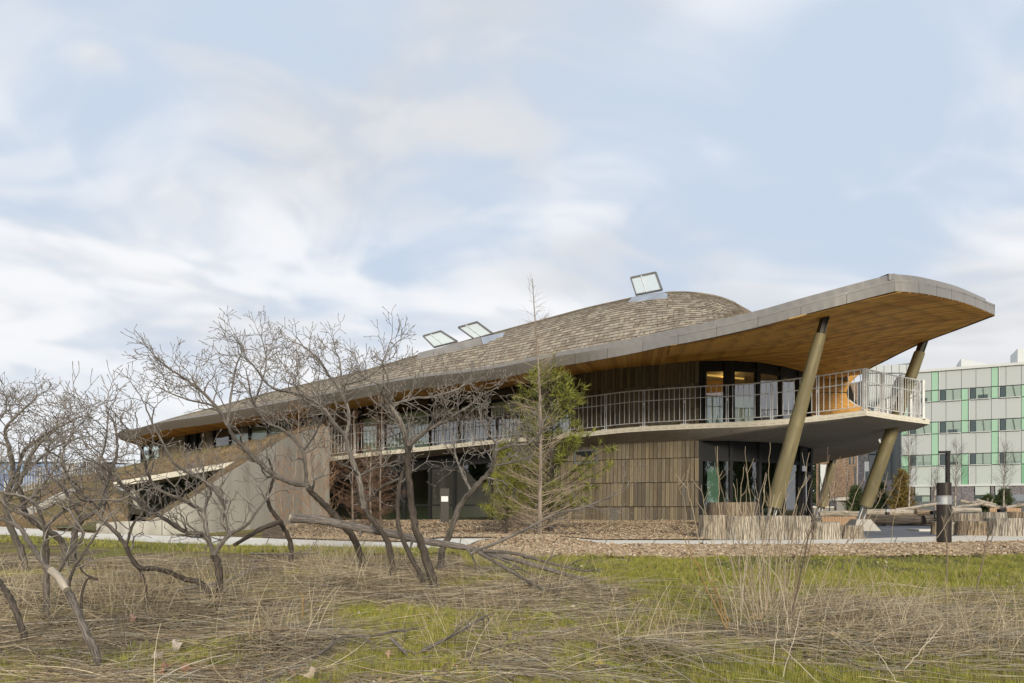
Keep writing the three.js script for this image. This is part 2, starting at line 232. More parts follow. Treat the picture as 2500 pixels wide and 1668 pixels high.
const eave = arcCurve(eavePts, 600), front = arcCurve(frontPts, 100);
const FH = .27;
// roof: profile from the fascia's inner edge to the ridge
const NT = 320, NW = 40, roofN = ridgePts.length;
ridgePts.forEach((p, i) => { const e = eavePts[i], D = -p.z, De = -e.z, k = (De + (D - De) * .52) / D; p.x *= k; p.z *= k; p.y = EYE + (p.y - EYE) * k; if (i > 12) p.y = 5.85 - .12 * (i - 13); });      // the visible ridge is where the shell turns over
const eaveR = smooth(eavePts.slice(0, roofN), NT), ridgeR = smooth(ridgePts, NT);
function roofAt(i, w) { // i may be fractional 0..NT
  const k = Math.min(NT - 1, Math.floor(i)), f = i - k, E = V().lerpVectors(eaveR[k], eaveR[k + 1], f), R = V().lerpVectors(ridgeR[k], ridgeR[k + 1], f);
  const y0 = E.y + FH + .17, q0 = Math.min(.4, .48 / Math.hypot(R.x - E.x, R.z - E.z)), hx = lerp(E.x, R.x, q0), hz = lerp(E.z, R.z, q0);
  const g = 1 - Math.pow(1 - w, 1.75);
  return V(lerp(hx, R.x, w), lerp(y0, R.y, g), lerp(hz, R.z, w));
}
const roof = new MB();
{
  const g = []; for (let r = 0; r <= NW; r++) { const row = []; for (let c = 0; c <= NT; c++) row.push(roofAt(c, r / NW)); g.push(row); }
  roof.sheet(g);
  // the far half of the shell, from the ridge down to the far eave
  const perp = V(.521, 0, -.853), g2 = []; for (let r = 0; r <= 12; r++) { const row = []; for (let c = 0; c <= NT; c++) { const R = ridgeR[c], E = eaveR[c], w = r / 12, run = 4 + 8 * ss(0, NT * .25, c); row.push(V(R.x, R.y, R.z).addScaledVector(perp, w * run).setY(lerp(R.y, Math.min(E.y, 4.8), Math.pow(w, 2.6)) - .02 * r)); void E; } g2.push(row); } roof.sheet(g2);
  var farEave = g2[12];
}
const roofPart = roof.build('roof', std({ color: lin(.15, .125, .10), roughness: .95, map: retex(T.speck, 1, 1) }), bld);
{ // shingles, course by course
  const shapes = [0, 1, 2].map((k) => { const w = .076, e = .098, t = .013 + .003 * k; return new MB().hexa([V(-w, -e, t), V(w, -e, t), V(w, e, .002), V(-w, e, .002), V(-w, -e, t + .012), V(w, -e, t + .012), V(w, e, .006), V(-w, e, .006)]).geo(); });
  const pal = [[.37,.32,.255],[.28,.235,.18],[.335,.29,.23],[.42,.365,.285],[.25,.205,.16],[.36,.32,.265],[.30,.25,.195],[.45,.39,.305]].map((c) => lin(...c));
  const all = [];
  // arc tables per column
  const NP = 60, tab = []; for (let c = 0; c <= NT; c++) { const L = [0]; let p = roofAt(c, 0); for (let k = 1; k <= NP; k++) { const q = roofAt(c, k / NP); L.push(L[k - 1] + q.distanceTo(p)); p = q; } tab.push(L); }
  const wAt = (c, s) => { const L = tab[c]; if (s > L[NP]) return -1; let k = 1; while (L[k] < s) k++; return (k - 1 + (s - L[k - 1]) / Math.max(1e-6, L[k] - L[k - 1])) / NP; };
  for (let k = 0; k < 110; k++) {
    const s = .02 + k * .162; let prev = null, acc = rb() * .21;
    for (let c = 0; c <= NT; c++) {
      const w = wAt(c, s); if (w < 0) { prev = null; continue; }
      const p = roofAt(c, w);
      if (prev) { const d = p.distanceTo(prev); let u = 0; while (acc <= d - u + 1e-9) { u += acc; const f = u / d, ci = c - 1 + f, q = V().lerpVectors(prev, p, f), up = roofAt(ci, Math.min(1, w + .02)).sub(roofAt(ci, Math.max(0, w - .001))).normalize(), al = V().subVectors(p, prev).normalize(); const nn = V().crossVectors(al, up).normalize(); if (nn.y < 0) nn.negate(); const u2 = V().crossVectors(nn, al).normalize(); all.push([q, al, u2, nn, rb(), rb()]); acc = .154; } acc -= d - u; }
      prev = p;
    }
  }
  const patch = (q) => fbm(q.x * 1.3, q.z * 1.3 + q.y, 3, 901);
  const mk = ([q, a, u, n, r1], m) => m.makeBasis(a, u, n).setPosition(q.x, q.y, q.z).scale(V(r1 < .3 ? .8 : 1, 1, 1));
  all.forEach((s) => { s.d = s[0].distanceTo(camera.position) + (s[3].dot(V().subVectors(camera.position, s[0]).normalize()) < .05 ? 100 : 0) + (s[0].x > 5.6 ? 100 : 0); });
  all.sort((a, b) => a.d - b.d);
  const mats8 = pal.map((c) => std({ color: c, roughness: .95, map: retex(T.speck, 2.5, 2.5) }));
  const tone = (s) => { const t = s[5] * .95 + (patch(s[0]) - .5) * .3; return Math.floor(clamp(t, 0, .999) * 8) % 8; };
  const mm = new THREE.Matrix4();
  for (const s of all.slice(0, 300)) { const m = addMesh('shingle', shapes[Math.floor(s[4] * 3)], mats8[tone(s)], roofPart); mk(s, m.matrix); m.matrix.decompose(m.position, m.quaternion, m.scale); }
  const rest = all.slice(300), im = instances('shingle_field', shapes[1], std({ color: lin(1, 1, 1), roughness: .95, map: retex(T.speck, 2.5, 2.5) }), rest.map((s) => mk(s, new THREE.Matrix4())), rest.map((s) => pal[tone(s)]), roofPart);
  void im; void mm;
}
// fascia: separate zinc panels with a folded drip edge above, along eave and prow; it leans under along the eave
const fH = (u) => .265 + .03 * (1 - ss(1150, 1500, u)) * ss(280, 500, u), fLean = (u) => .25 * (1 - ss(1000, 1620, u));
{
  const fas = sub('fascia', bld), U = (p) => p.x / -p.z * F + 1250, nr = (cv, s) => { const t = cv.dir(s), n = V(-t.z, 0, t.x).normalize(); if (n.dot(V(0, 0, 1)) < 0) n.negate(); return n; };
  const run = (cv, s0, s1, step) => {
    const n = Math.round((s1 - s0) / step); for (let k = 0; k < n; k++) {
      const a = lerp(s0, s1, k / n) + .004, b = lerp(s0, s1, (k + 1) / n) - .004, mb = new MB(), gr = [[], [], [], []];
      for (let j = 0; j <= 4; j++) { const s = lerp(a, b, j / 4), p = cv.at(s), nrm = nr(cv, s), u = U(p), h = fH(u), bul = .005 * Math.sin(j / 4 * Math.PI) * (rb() + .4); gr[0].push(V().copy(p).addScaledVector(nrm, -.05).setY(p.y - .004)); gr[1].push(V().copy(p).addScaledVector(nrm, bul)); gr[2].push(V().copy(p).setY(p.y + h).addScaledVector(nrm, bul * .6 - .01 + fLean(u))); gr[3].push(V().copy(p).setY(p.y + h + .05).addScaledVector(nrm, -.22)); }
      for (let r = 0; r < 3; r++) for (let j = 0; j < 4; j++) mb.quad(gr[r][j], gr[r][j + 1], gr[r + 1][j + 1], gr[r + 1][j]);
      mb.build('fascia_panel', M.zinc, fas);
    }
    const d = new MB(), g = [[], [], []]; const n2 = Math.round((s1 - s0) / .3); for (let j = 0; j <= n2; j++) { const s = lerp(s0, s1, j / n2), p = cv.at(s), nrm = nr(cv, s), h = fH(U(p)); g[0].push(V().copy(p).setY(p.y + h + .04).addScaledVector(nrm, -.18)); g[1].push(V().copy(p).setY(p.y + h + .19).addScaledVector(nrm, -.20)); g[2].push(V().copy(p).setY(p.y + h + .22).addScaledVector(nrm, -.60)); }
    for (let r = 0; r < 2; r++) for (let j = 0; j < n2; j++) d.quad(g[r][j], g[r][j + 1], g[r + 1][j + 1], g[r + 1][j]); d.build('drip_edge', M.zinc, fas);
  };
  run(eave, 0, eave.len, .95); run(front, 0, front.len, .62);
}
// wall line (plan) and the curve of its top
const wallD = table([[300, 34], [345, 32.5], [390, 31.5], [454, 30.5], [494, 30], [568, 29], [740, 27.6], [800, 27.2], [875, 26.8], [1003, 26], [1204, 24.6], [1379, 23.2], [1500, 22.3], [1706, 21.3], [1785, 21.35], [1851, 21.75], [1908, 22.35], [1960, 23.3], [1985, 24.2]]);
const wallTopV = table([[300, 1100], [345, 1090], [390, 1072], [454, 1063], [494, 1055], [568, 1045], [740, 1020], [800, 1009], [875, 995], [1003, 975], [1204, 952], [1379, 918], [1500, 900], [1706, 881], [1785, 880], [1851, 884], [1908, 893], [1960, 907], [1985, 915]]);
const wu = [345, 368, 390, 420, 454, 494, 530, 568, 620, 680, 740, 800, 875, 940, 1003, 1070, 1140, 1204, 1290, 1379, 1440, 1500, 1570, 1640, 1706, 1745, 1785, 1818, 1851, 1880, 1908, 1935, 1960, 1985];
const wallC = arcCurve(wu.map((u) => PX(u, wallD(u), 0)), 800), topC = arcCurve(wu.map((u) => P(u, wallTopV(u), wallD(u))), 800);
const sU = (u) => wallC.nearU(u);
const topY = (s) => { const p = wallC.at(s), u = p.x / -p.z * F + 1250; return EYE + (HZ - wallTopV(u)) / F * -p.z; };
const outN = (s) => { const t = wallC.dir(s); return V(-t.z, 0, t.x).normalize().multiplyScalar(V(-t.z, 0, t.x).dot(V(0, 0, 1)) < 0 ? -1 : 1); };
// balcony slab edge
const slabTop = [[700, 1136, 27.2], [788, 1119, 26.3], [881, 1107, 25.6], [1016, 1093, 24.9], [1212, 1073, 23.4], [1443, 1053, 21.8], [1532, 1044, 21.3], [1717, 1034, 20.6], [1830, 1030, 20.1], [1916, 1023.5, 19.6], [2020, 1013, 19.0], [2116, 1001, 18.4]].map((a) => P(...a));
const slabFront = [P(2116, 1001, 18.4), P(2190, 1013, 19.3), P(2270, 1024, 20.25)];
const slabBack = [[2240, 1036, 20.8], [2194, 1045, 21.3], [2160, 1056, 22.6], [2146, 1062, 23.4], [2150, 1075, 25.2], [2150, 1086, 27], [2107, 1102, 29.5], [2038, 1115, 32.4], [1990, 1126, 35.4]].map((a) => P(...a));
const slabE = arcCurve(slabTop, 500), slabF = arcCurve(slabFront, 60);
const slabYat = (x) => { let s = slabE.nearU(0), lo = 0, hi = slabE.len; for (let k = 0; k < 40; k++) { const m = (lo + hi) / 2; slabE.at(m).x < x ? lo = m : hi = m; } return slabE.at(lo).y; };
{
  const edge = []; for (let k = 0; k <= 80; k++) edge.push(slabE.at(slabE.len * k / 80)); for (let k = 1; k <= 8; k++) edge.push(slabF.at(slabF.len * k / 8));
  const back = smooth(slabBack.map((p) => V(p.x, p.y, p.z)), 40);
  const ring = [...edge, ...back, PX(1985, 35, 3.25), PX(1500, 30, 3.2), PX(1100, 31, 2.95), PX(750, 31, 2.6)];
  const pts2 = ring.map((p) => new THREE.Vector2(p.x, -p.z)), tri = THREE.ShapeUtils.triangulateShape(pts2, []);
  const slabY = (p) => p.y, mb = new MB(), n = ring.length;
  for (const [a, b, c] of tri) mb.tri(ring[a], ring[b], ring[c]);
  const TH = .15; for (let k = 0; k < edge.length + back.length - 1; k++) { const a = ring[k], b = ring[k + 1], d = V(0, -TH, 0); mb.quad(V().addVectors(a, d), V().addVectors(b, d), b, a); }
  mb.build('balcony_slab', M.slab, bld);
  // underside: falls from the thin edge to the thick root by the wall
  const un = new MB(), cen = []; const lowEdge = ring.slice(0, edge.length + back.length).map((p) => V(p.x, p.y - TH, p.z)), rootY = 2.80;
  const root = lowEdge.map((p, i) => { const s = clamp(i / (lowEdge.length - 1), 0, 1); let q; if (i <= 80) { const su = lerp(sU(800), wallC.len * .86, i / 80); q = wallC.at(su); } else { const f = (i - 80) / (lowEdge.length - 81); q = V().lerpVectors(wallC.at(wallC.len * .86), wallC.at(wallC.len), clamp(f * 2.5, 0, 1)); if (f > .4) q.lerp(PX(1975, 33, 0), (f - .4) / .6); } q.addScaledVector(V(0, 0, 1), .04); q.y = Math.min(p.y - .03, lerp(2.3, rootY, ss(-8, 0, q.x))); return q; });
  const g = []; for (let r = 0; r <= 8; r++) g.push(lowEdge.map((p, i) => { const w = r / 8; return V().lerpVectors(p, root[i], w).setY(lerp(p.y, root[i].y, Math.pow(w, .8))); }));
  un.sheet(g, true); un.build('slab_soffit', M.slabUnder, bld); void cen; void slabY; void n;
  // two small recessed downlights under the slab
  for (const [u, v, D] of [[2030, 1077, 24], [2062, 1092, 26.5]]) { const p = P(u, v, D); const r = new MB().tube([V(p.x, p.y - .05, p.z), V(p.x, p.y + .1, p.z)], .13, 16, true, true); r.build('downlight', M.slab, bld); }
}
// planks
const plankGeo = [0, 1, 2, 3].map((k) => { const w = .0675, h = .42, t = .016, o = new MB(); o.box(V(0, 0, 0), V(w, 0, 0), V(0, h, 0), V(0, 0, t)); const g = o.geo(), uv = g.attributes.uv; for (let i = 0; i < uv.count; i++) uv.setXY(i, uv.getX(i) + k * .29 + .05, uv.getY(i) + k * .37); return g; });
const plankMats = [[0.238,0.194,0.132],[0.180,0.145,0.097],[0.282,0.229,0.145],[0.220,0.180,0.128],[0.145,0.119,0.088],[0.233,0.195,0.141],[0.277,0.224,0.145],[0.198,0.180,0.151],[0.246,0.207,0.148],[0.216,0.167,0.110]].map((c) => std({ color: lin(...c), map: retex(T.grain, 2.2, .55), roughness: .9, bumpMap: retex(T.grain, 2.2, .55), bumpScale: .004 }));
function plankWall(part, s0, s1, rows, topFn, botFn) { // rows: boundary heights, bottom to top, relative to nothing
  const step = .127, n = Math.max(1, Math.round((s1 - s0) / step)), w = (s1 - s0) / n;
  for (let r = 0; r < rows.length - 1; r++) for (let k = 0; k < n; k++) {
    const s = s0 + (k + .5) * w, p = wallC.at(s), nn = outN(s); let y0 = rows[r], y1 = rows[r + 1]; const tp = topFn(s), bt = botFn(s); if (y0 > tp - .03 || y1 < bt) continue; y1 = Math.min(y1, tp); y0 = Math.max(y0, bt);
    const h = y1 - y0, m = addMesh('plank', plankGeo[Math.floor(rb() * 4)], plankMats[Math.floor(rb() * rb() * 1.25 * 10) % 10], part);
    const tilt = .052 / .8; m.position.set(p.x, (y0 + y1) / 2 - .012, p.z).addScaledVector(nn, .055 + .006 * rb()); m.rotation.order = 'YXZ'; m.rotation.y = Math.atan2(nn.x, nn.z); m.rotation.x = -tilt; m.scale.set((w - .012) / .135, (h + .02) / .84, 1 + rb() * .25);
  }
}
function wallShell(name, s0, s1, y0f, y1f, mat, parent, off = 0) { const m = new MB(), g = [[], []], n = Math.max(2, Math.ceil((s1 - s0) / .3)); for (let k = 0; k <= n; k++) { const s = lerp(s0, s1, k / n), p = wallC.at(s).addScaledVector(outN(s), off); g[0].push(V(p.x, y0f(s), p.z)); g[1].push(V(p.x, y1f(s), p.z)); } m.sheet(g, false, (q, r, c) => [c * .3, q.y]); return m.build(name, mat, parent); }
const lowWall = sub('lower_wall', bld), upWall = sub('upper_wall', bld);
const lowTop = (s) => lerp(2.3, 2.82, ss(-8, 0, wallC.at(s).x)), floorY = (s) => { const p = wallC.at(s); return p.x > 9.4 ? 3.3 : slabYat(p.x); };
wallShell('backing', sU(1206), sU(1706), () => -.3, (s) => lowTop(s) + .1, M.dark, lowWall);
plankWall(lowWall, sU(1206), sU(1706), [-.2, .78, 1.55, 2.31, 3.0], (s) => lowTop(s) + .05, () => -.2);
const upRows = (s0, s1, part) => { const y = floorY((s0 + s1) / 2), t0 = Math.max(topY(s0), topY(s1)); const rows = []; for (let k = 0; k < 4; k++) { const b = 3.83 + (k - 1) * .77 + (y - 3.2); rows.push(b); } rows[0] = y - .05; rows.push(Math.max(t0 + .2, rows[3] + .2)); plankWall(part, s0, s1, rows, (s) => topY(s) + .02, (s) => floorY(s) - .1); };
for (const [a, b] of [[392, 454], [494, 522], [788, 875], [1392, 1706]]) { wallShell('backing', sU(a), sU(b), (s) => floorY(s) - .3, (s) => topY(s) + .1, M.dark, upWall); upRows(sU(a), sU(b), upWall); }
// below the grass roof the left upper storey goes on down to the roof garden
for (const [a, b] of [[345, 392]]) { wallShell('backing', sU(a), sU(b), (s) => 1.6, (s) => topY(s) - .95, M.dark, upWall); plankWall(upWall, sU(a), sU(b), [1.7, 2.45], (s) => topY(s) - .95, () => 1.6); }
// curtain walls
function curtain(name, us, y0f, y1f, opts = {}) {
  const w = sub(name, bld), set = opts.set ?? .04;
  for (let k = 0; k < us.length - 1; k++) { const g = wallShell('pane', sU(us[k]) + .035, sU(us[k + 1]) - .035, (s) => y0f(s) + .06, (s) => (opts.head ? opts.head(s) : y1f(s)) - .05, opts.glass?.[k] ?? M.glass, w, -set); void g; if (opts.head) wallShell(opts.headMat ? 'spandrel' : 'pane', sU(us[k]) + .035, sU(us[k + 1]) - .035, (s) => opts.head(s) + .05, (s) => y1f(s) - .02, opts.headMat ?? M.glassDark, w, -set); }
  for (const u of us) { const s = sU(u), p = wallC.at(s), nn = outN(s), t = wallC.dir(s).setY(0).normalize(), a = y0f(s), b = y1f(s); const mw = opts.wide?.[u] ?? .05; new MB().box(V(p.x, (a + b) / 2, p.z).addScaledVector(nn, -.03), t.clone().multiplyScalar(mw), V(0, (b - a) / 2, 0), nn.clone().multiplyScalar(.06)).build('mullion', M.frame, w); }
  const rails = [[(s) => y0f(s), (s) => y0f(s) + .09], [(s) => y1f(s) - .06, (s) => y1f(s) + .03]]; if (opts.head) rails.push([(s) => opts.head(s) - .05, (s) => opts.head(s) + .06]); for (const f of opts.mid ?? []) rails.push([(s) => f(s) - .03, (s) => f(s) + .03]);
  for (const [f0, f1] of rails) { const m = new MB(), s0 = sU(us[0]), s1 = sU(us[us.length - 1]), n = Math.ceil((s1 - s0) / .3); for (let k = 0; k < n; k++) { const a = lerp(s0, s1, k / n), b = lerp(s0, s1, (k + 1) / n), p = wallC.at(a), q = wallC.at(b), na = outN(a).multiplyScalar(.045), nb = outN(b).multiplyScalar(.045), io = -.03; const L = (pt, nv, y, s) => V(pt.x, y, pt.z).addScaledVector(nv, io / .045 + s); m.hexa([L(p, na, f0(a), 1), L(q, nb, f0(b), 1), L(q, nb, f0(b), -1), L(p, na, f0(a), -1), L(p, na, f1(a), 1), L(q, nb, f1(b), 1), L(q, nb, f1(b), -1), L(p, na, f1(a), -1)]); } m.build('transom', M.frame, w); }
  return w;
}
curtain('window_bay', [1708, 1722, 1775, 1787, 1851, 1908, 1950, 1978], (s) => 3.22, (s) => topY(s) + .03, { wide: { 1708: .12, 1722: .03, 1775: .09, 1787: .08, 1851: .08, 1908: .07, 1950: .06 }, head: (s) => topY(s) - .28, headMat: M.frame, glass: Array(7).fill(M.glassUp) });
curtain('lower_window_bay', [1708, 1785, 1855, 1915, 1954, 1980], (s) => .05, (s) => lowTop(s) + .04, { wide: { 1708: .09, 1980: .12, 1954: .07 }, head: (s) => 2.22, headMat: M.frame, glass: [M.glassDark, M.glassDark, M.glassDark, M.glassDark, M.glassDark] });
curtain('balcony_window', [876, 882, 926, 938, 1049, 1120, 1193, 1273, 1302, 1392], (s) => floorY(s), (s) => topY(s) + .02, { head: (s) => topY(s) - .42, glass: Array(9).fill(M.glassUp), wide: { 876: .12, 926: .1, 938: .09 } });
curtain('garden_window', [800, 870, 985, 1050, 1110, 1204], (s) => -.02, (s) => lowTop(s) + .04, { head: (s) => lowTop(s) - .42, headMat: M.frame, mid: [(s) => .82], glass: [M.glassDark, M.glassDark, M.glassDark, M.glassDark, M.glassDark] });
curtain('strip_window', [522, 562, 610, 655, 700, 742], (s) => topY(s) - .80, (s) => topY(s) + .01, { set: .02, glass: [M.glassDark, M.glass, M.glass, M.glass, M.glassDark] });
curtain('corner_window', [345, 366, 390], (s) => topY(s) - .95, (s) => topY(s), {});
curtain('end_window', [744, 788], (s) => floorY(s) - .1, (s) => topY(s), {});
{ // the dark doorway on the roof garden, louvres under the strip window, small window in the plank wall, blinds, painted reflections, door
  const s0 = sU(454), s1 = sU(494); const d = sub('garden_door', bld); wallShell('leaf', s0, s1, () => 1.9, (s) => topY(s), M.frame, d, -.12); for (const u of [455, 477, 493]) { const s = sU(u), p = wallC.at(s), t = wallC.dir(s), n = outN(s); new MB().box(V(p.x, 3.0, p.z).addScaledVector(n, -.04), t.clone().setY(0).multiplyScalar(.05), V(0, 1.0, 0), n.clone().multiplyScalar(.06)).build('jamb', M.frame, d); }
  const lo = sub('louvre_panel', bld); wallShell('backing', sU(522), sU(742), () => 1.8, (s) => topY(s) - .8, M.dark, lo, -.06);
  for (let k = 0; k < 7; k++) { const m = new MB(); for (let j = 0; j < 20; j++) { const a = lerp(sU(524), sU(740), j / 20), b = lerp(sU(524), sU(740), (j + 1) / 20), p = wallC.at(a), q = wallC.at(b); p.y = topY(a) - .9 - k * .12; q.y = topY(b) - .9 - k * .12; m.bar(p, q, .05, .035); } m.build('louvre', M.zincDark, lo); }
  const sw = sub('small_window', bld), p = wallC.at(sU(1432)), n = outN(sU(1432)), t = wallC.dir(sU(1432)).setY(0).normalize(), y = 2.42; new MB().box(V(p.x, y, p.z).addScaledVector(n, .075), t.clone().multiplyScalar(.36), V(0, .18, 0), n.clone().multiplyScalar(.01)).build('pane', M.frame, sw);
  for (const [dx, dy, hw, hh] of [[0, -.21, .42, .05], [0, .2, .42, .025], [-.395, 0, .03, .18], [.395, 0, .03, .18]]) new MB().box(V(p.x, y + dy, p.z).addScaledVector(t, dx).addScaledVector(n, .085), t.clone().multiplyScalar(hw), V(0, hh, 0), n.clone().multiplyScalar(.035)).build('frame', M.frameGrey, sw);
  // pale panels stand in for upper glass reflections; blinds and a curtain elsewhere
  const bl = sub('reflections_and_blinds', bld);
  for (const [a, b, lo_, hi, mt] of [[1726, 1772, 0, .98, M.shade], [1792, 1848, 0, 1.0, M.shade], [940, 1048, 0.03, .80, M.shade], [1052, 1118, .62, .86, M.shade], [1124, 1190, .66, .86, M.shade], [1197, 1300, .5, .86, M.blindReflectPale], [884, 924, 0, .86, M.blindReflectPale], [1306, 1388, .0, .86, M.shade]]) { const H = (s, f) => floorY(s) + .05 + f * (topY(s) - .05 - floorY(s)); wallShell('blind', sU(a), sU(b), (s) => H(s, lo_), (s) => b > 1700 ? floorY(s) + hi : H(s, hi), mt, bl, -.10); }
  for (const [a, b, f0, f1] of [[568, 608, .25, .62], [613, 652, .3, .68], [658, 698, .3, .7], [346, 364, .1, .5], [368, 388, .1, .55]]) wallShell('blind', sU(a), sU(b), (s) => topY(s) - .95 + f0, (s) => topY(s) - .95 + f1, M.blindReflectPale, bl, -.10);
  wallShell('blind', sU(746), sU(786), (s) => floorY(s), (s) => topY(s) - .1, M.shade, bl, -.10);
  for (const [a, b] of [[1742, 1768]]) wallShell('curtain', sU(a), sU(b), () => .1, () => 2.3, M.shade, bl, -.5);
  // glazed door at the end of the lower bay
  const dr = sub('entrance_door', bld), q = wallC.at(sU(1966)), dn = outN(sU(1966)), dt = wallC.dir(sU(1966)).setY(0).normalize(); for (const [dx, dy, hw, hh] of [[-.36, 1.0, .06, .95], [.36, 1.0, .06, .95], [0, 1.9, .42, .06], [0, .12, .42, .1]]) new MB().box(V(q.x, dy, q.z).addScaledVector(dt, dx).addScaledVector(dn, .05), dt.clone().multiplyScalar(hw), V(0, hh, 0), dn.clone().multiplyScalar(.03)).build('stile', M.frame, dr);
  new MB().tube([[.26, .75], [.18, .75], [.18, 1.15], [.26, 1.15]].map(([dx, y2]) => V(q.x, y2, q.z).addScaledVector(dt, dx).addScaledVector(dn, .14)), .015, 6, true, true).build('handle', M.steelDark, dr);
}
{ // inside: floors, ceiling line, an inner timber wall, and the far walls that close the shell
  const inn = sub('interior', bld), D = 3.6, g0 = [], g1 = [], c0 = [], c1 = [];
  for (let k = 0; k <= 60; k++) { const s = lerp(0, wallC.len, k / 60), p = wallC.at(s).addScaledVector(outN(s), -.15), q = wallC.at(s).addScaledVector(V(.25, 0, -.97), D); g0.push(V(p.x, floorY(s) + .01, p.z)); g1.push(V(q.x, floorY(s) + .01, q.z)); c0.push(V(p.x, topY(s) + .03, p.z)); c1.push(V(q.x, topY(s) + .03, q.z)); }
  new MB().sheet([g0, g1]).build('upper_floor', M.interior, inn); new MB().sheet([c0, c1]).build('ceiling', M.ceilingIn, inn);
  new MB().sheet([g1.map((p) => V(p.x, -.3, p.z)), g1.map((p) => V(p.x, p.y, p.z))]).build('inner_wall', M.interior, inn);
  new MB().sheet([g1, c1]).build('inner_wall', M.interiorWood, inn);
  new MB().sheet([g0.map((p) => V(p.x, p.y - .25, p.z)), g1.map((p) => V(p.x, p.y - .25, p.z))]).build('lower_ceiling', M.interior, inn);
  new MB().sheet([g0.map((p) => V(p.x, .03, p.z)), g1.map((p) => V(p.x, .03, p.z))]).build('lower_floor', M.interior, inn);
  for (const [a, b] of [[g0[60], g1[60]], [g0[0], g1[0]]]) new MB().sheet([[V(a.x, -.3, a.z), V(b.x, -.3, b.z)], [V(a.x, a === g0[0] ? 3.5 : 5.3, a.z), V(b.x, a === g0[0] ? 3.6 : 5.3, b.z)]]).build('end_wall', plankMats[3], bld);
  const fe = farEave.filter((p, i) => i % 8 === 0 && p.x / -p.z * F + 1250 < 1880); new MB().sheet([fe.map((p) => V(p.x - .3, -.3, p.z + .5)), fe.map((p) => V(p.x - .3, p.y, p.z + .5))]).build('rear_wall', plankMats[3], bld);
  // warm strip light over the room behind the prow glazing
  const a = P(1728, 916, 23.2), b = P(1815, 925, 24.2); new MB().bar(a, b, .06, .05).build('strip_lamp', new THREE.MeshStandardMaterial({ color: lin(.6, .4, .14), emissive: lin(1, .55, .14), emissiveIntensity: .5 }), bld);
  const pl = new THREE.PointLight(lin(1, .60, .22), .9, 0, 2); pl.position.copy(a).lerp(b, .5).add(V(0, -.12, .05)); pl.shadow.radius = 8; pl.castShadow = true; scene.add(pl);
}
// ------------------------------------------------------------------ soffits
const cedar = [[.80, .43, .085], [.64, .32, .055], [.86, .49, .11], [.75, .385, .07], [.58, .285, .05], [.83, .45, .09]].map((c) => std({ color: lin(...c), map: retex(T.grain, 1.6, .4), roughness: .62 }));
{
  const sof = sub('eave_soffit', bld), sEnd = eave.nearU(1636), n = 172, wEnd = sU(1622);
  for (let k = 0; k < n; k++) {
    const mb = new MB(), e = [.004, -.004].map((o, j) => { const s = (k + j) / n; const E = eave.at(clamp(s * sEnd + o, 0, sEnd)); E.y -= .0; const ws = lerp(0, wEnd, s) + o, W = wallC.at(clamp(ws, 0, wEnd)); W.y = topY(clamp(ws, 0, wEnd)); return [E, W]; });
    const d = V(0, -.012, 0), [[E0, W0], [E1, W1]] = e; mb.quad(V().addVectors(E0, d), V().addVectors(W0, d), V().addVectors(W1, d), V().addVectors(E1, d));
    mb.quad(E0, W0, V().addVectors(W0, d), V().addVectors(E0, d)); mb.quad(W1, E1, V().addVectors(E1, d), V().addVectors(W1, d)); mb.build('soffit_board', cedar[Math.floor(rb() * 6)], sof);
  }
  const g = [[], []]; for (let k = 0; k <= 80; k++) { const E = eave.at(sEnd * k / 80), W = wallC.at(wEnd * k / 80); W.y = topY(wEnd * k / 80) + .012; E.y += .01; g[0].push(E); g[1].push(W); } new MB().sheet(g).build('soffit_backing', M.dark, sof);
  // rounded tip at the far end, wrapping round to the other side
  const tip = new MB(), E = eave.at(0), W = wallC.at(0).setY(topY(0)), far = V(E.x + 1.2, E.y - .05, E.z - 4.5); tip.tri(E, W, far); tip.build('soffit_end', cedar[0], sof);
  new MB().quad(E, V(E.x, E.y + FH, E.z), V(far.x, far.y + FH, far.z), far).build('fascia_end', M.zinc, sof);
}
const backPts = [[2429, 769, 17.0], [2345, 801, 18.3], [2262, 832, 20], [2205, 858, 21.2], [2160, 881, 22.2], [2128, 897, 23.2], [2100, 914, 24.2]].map((a) => P(...a)), backC = arcCurve(backPts, 100);
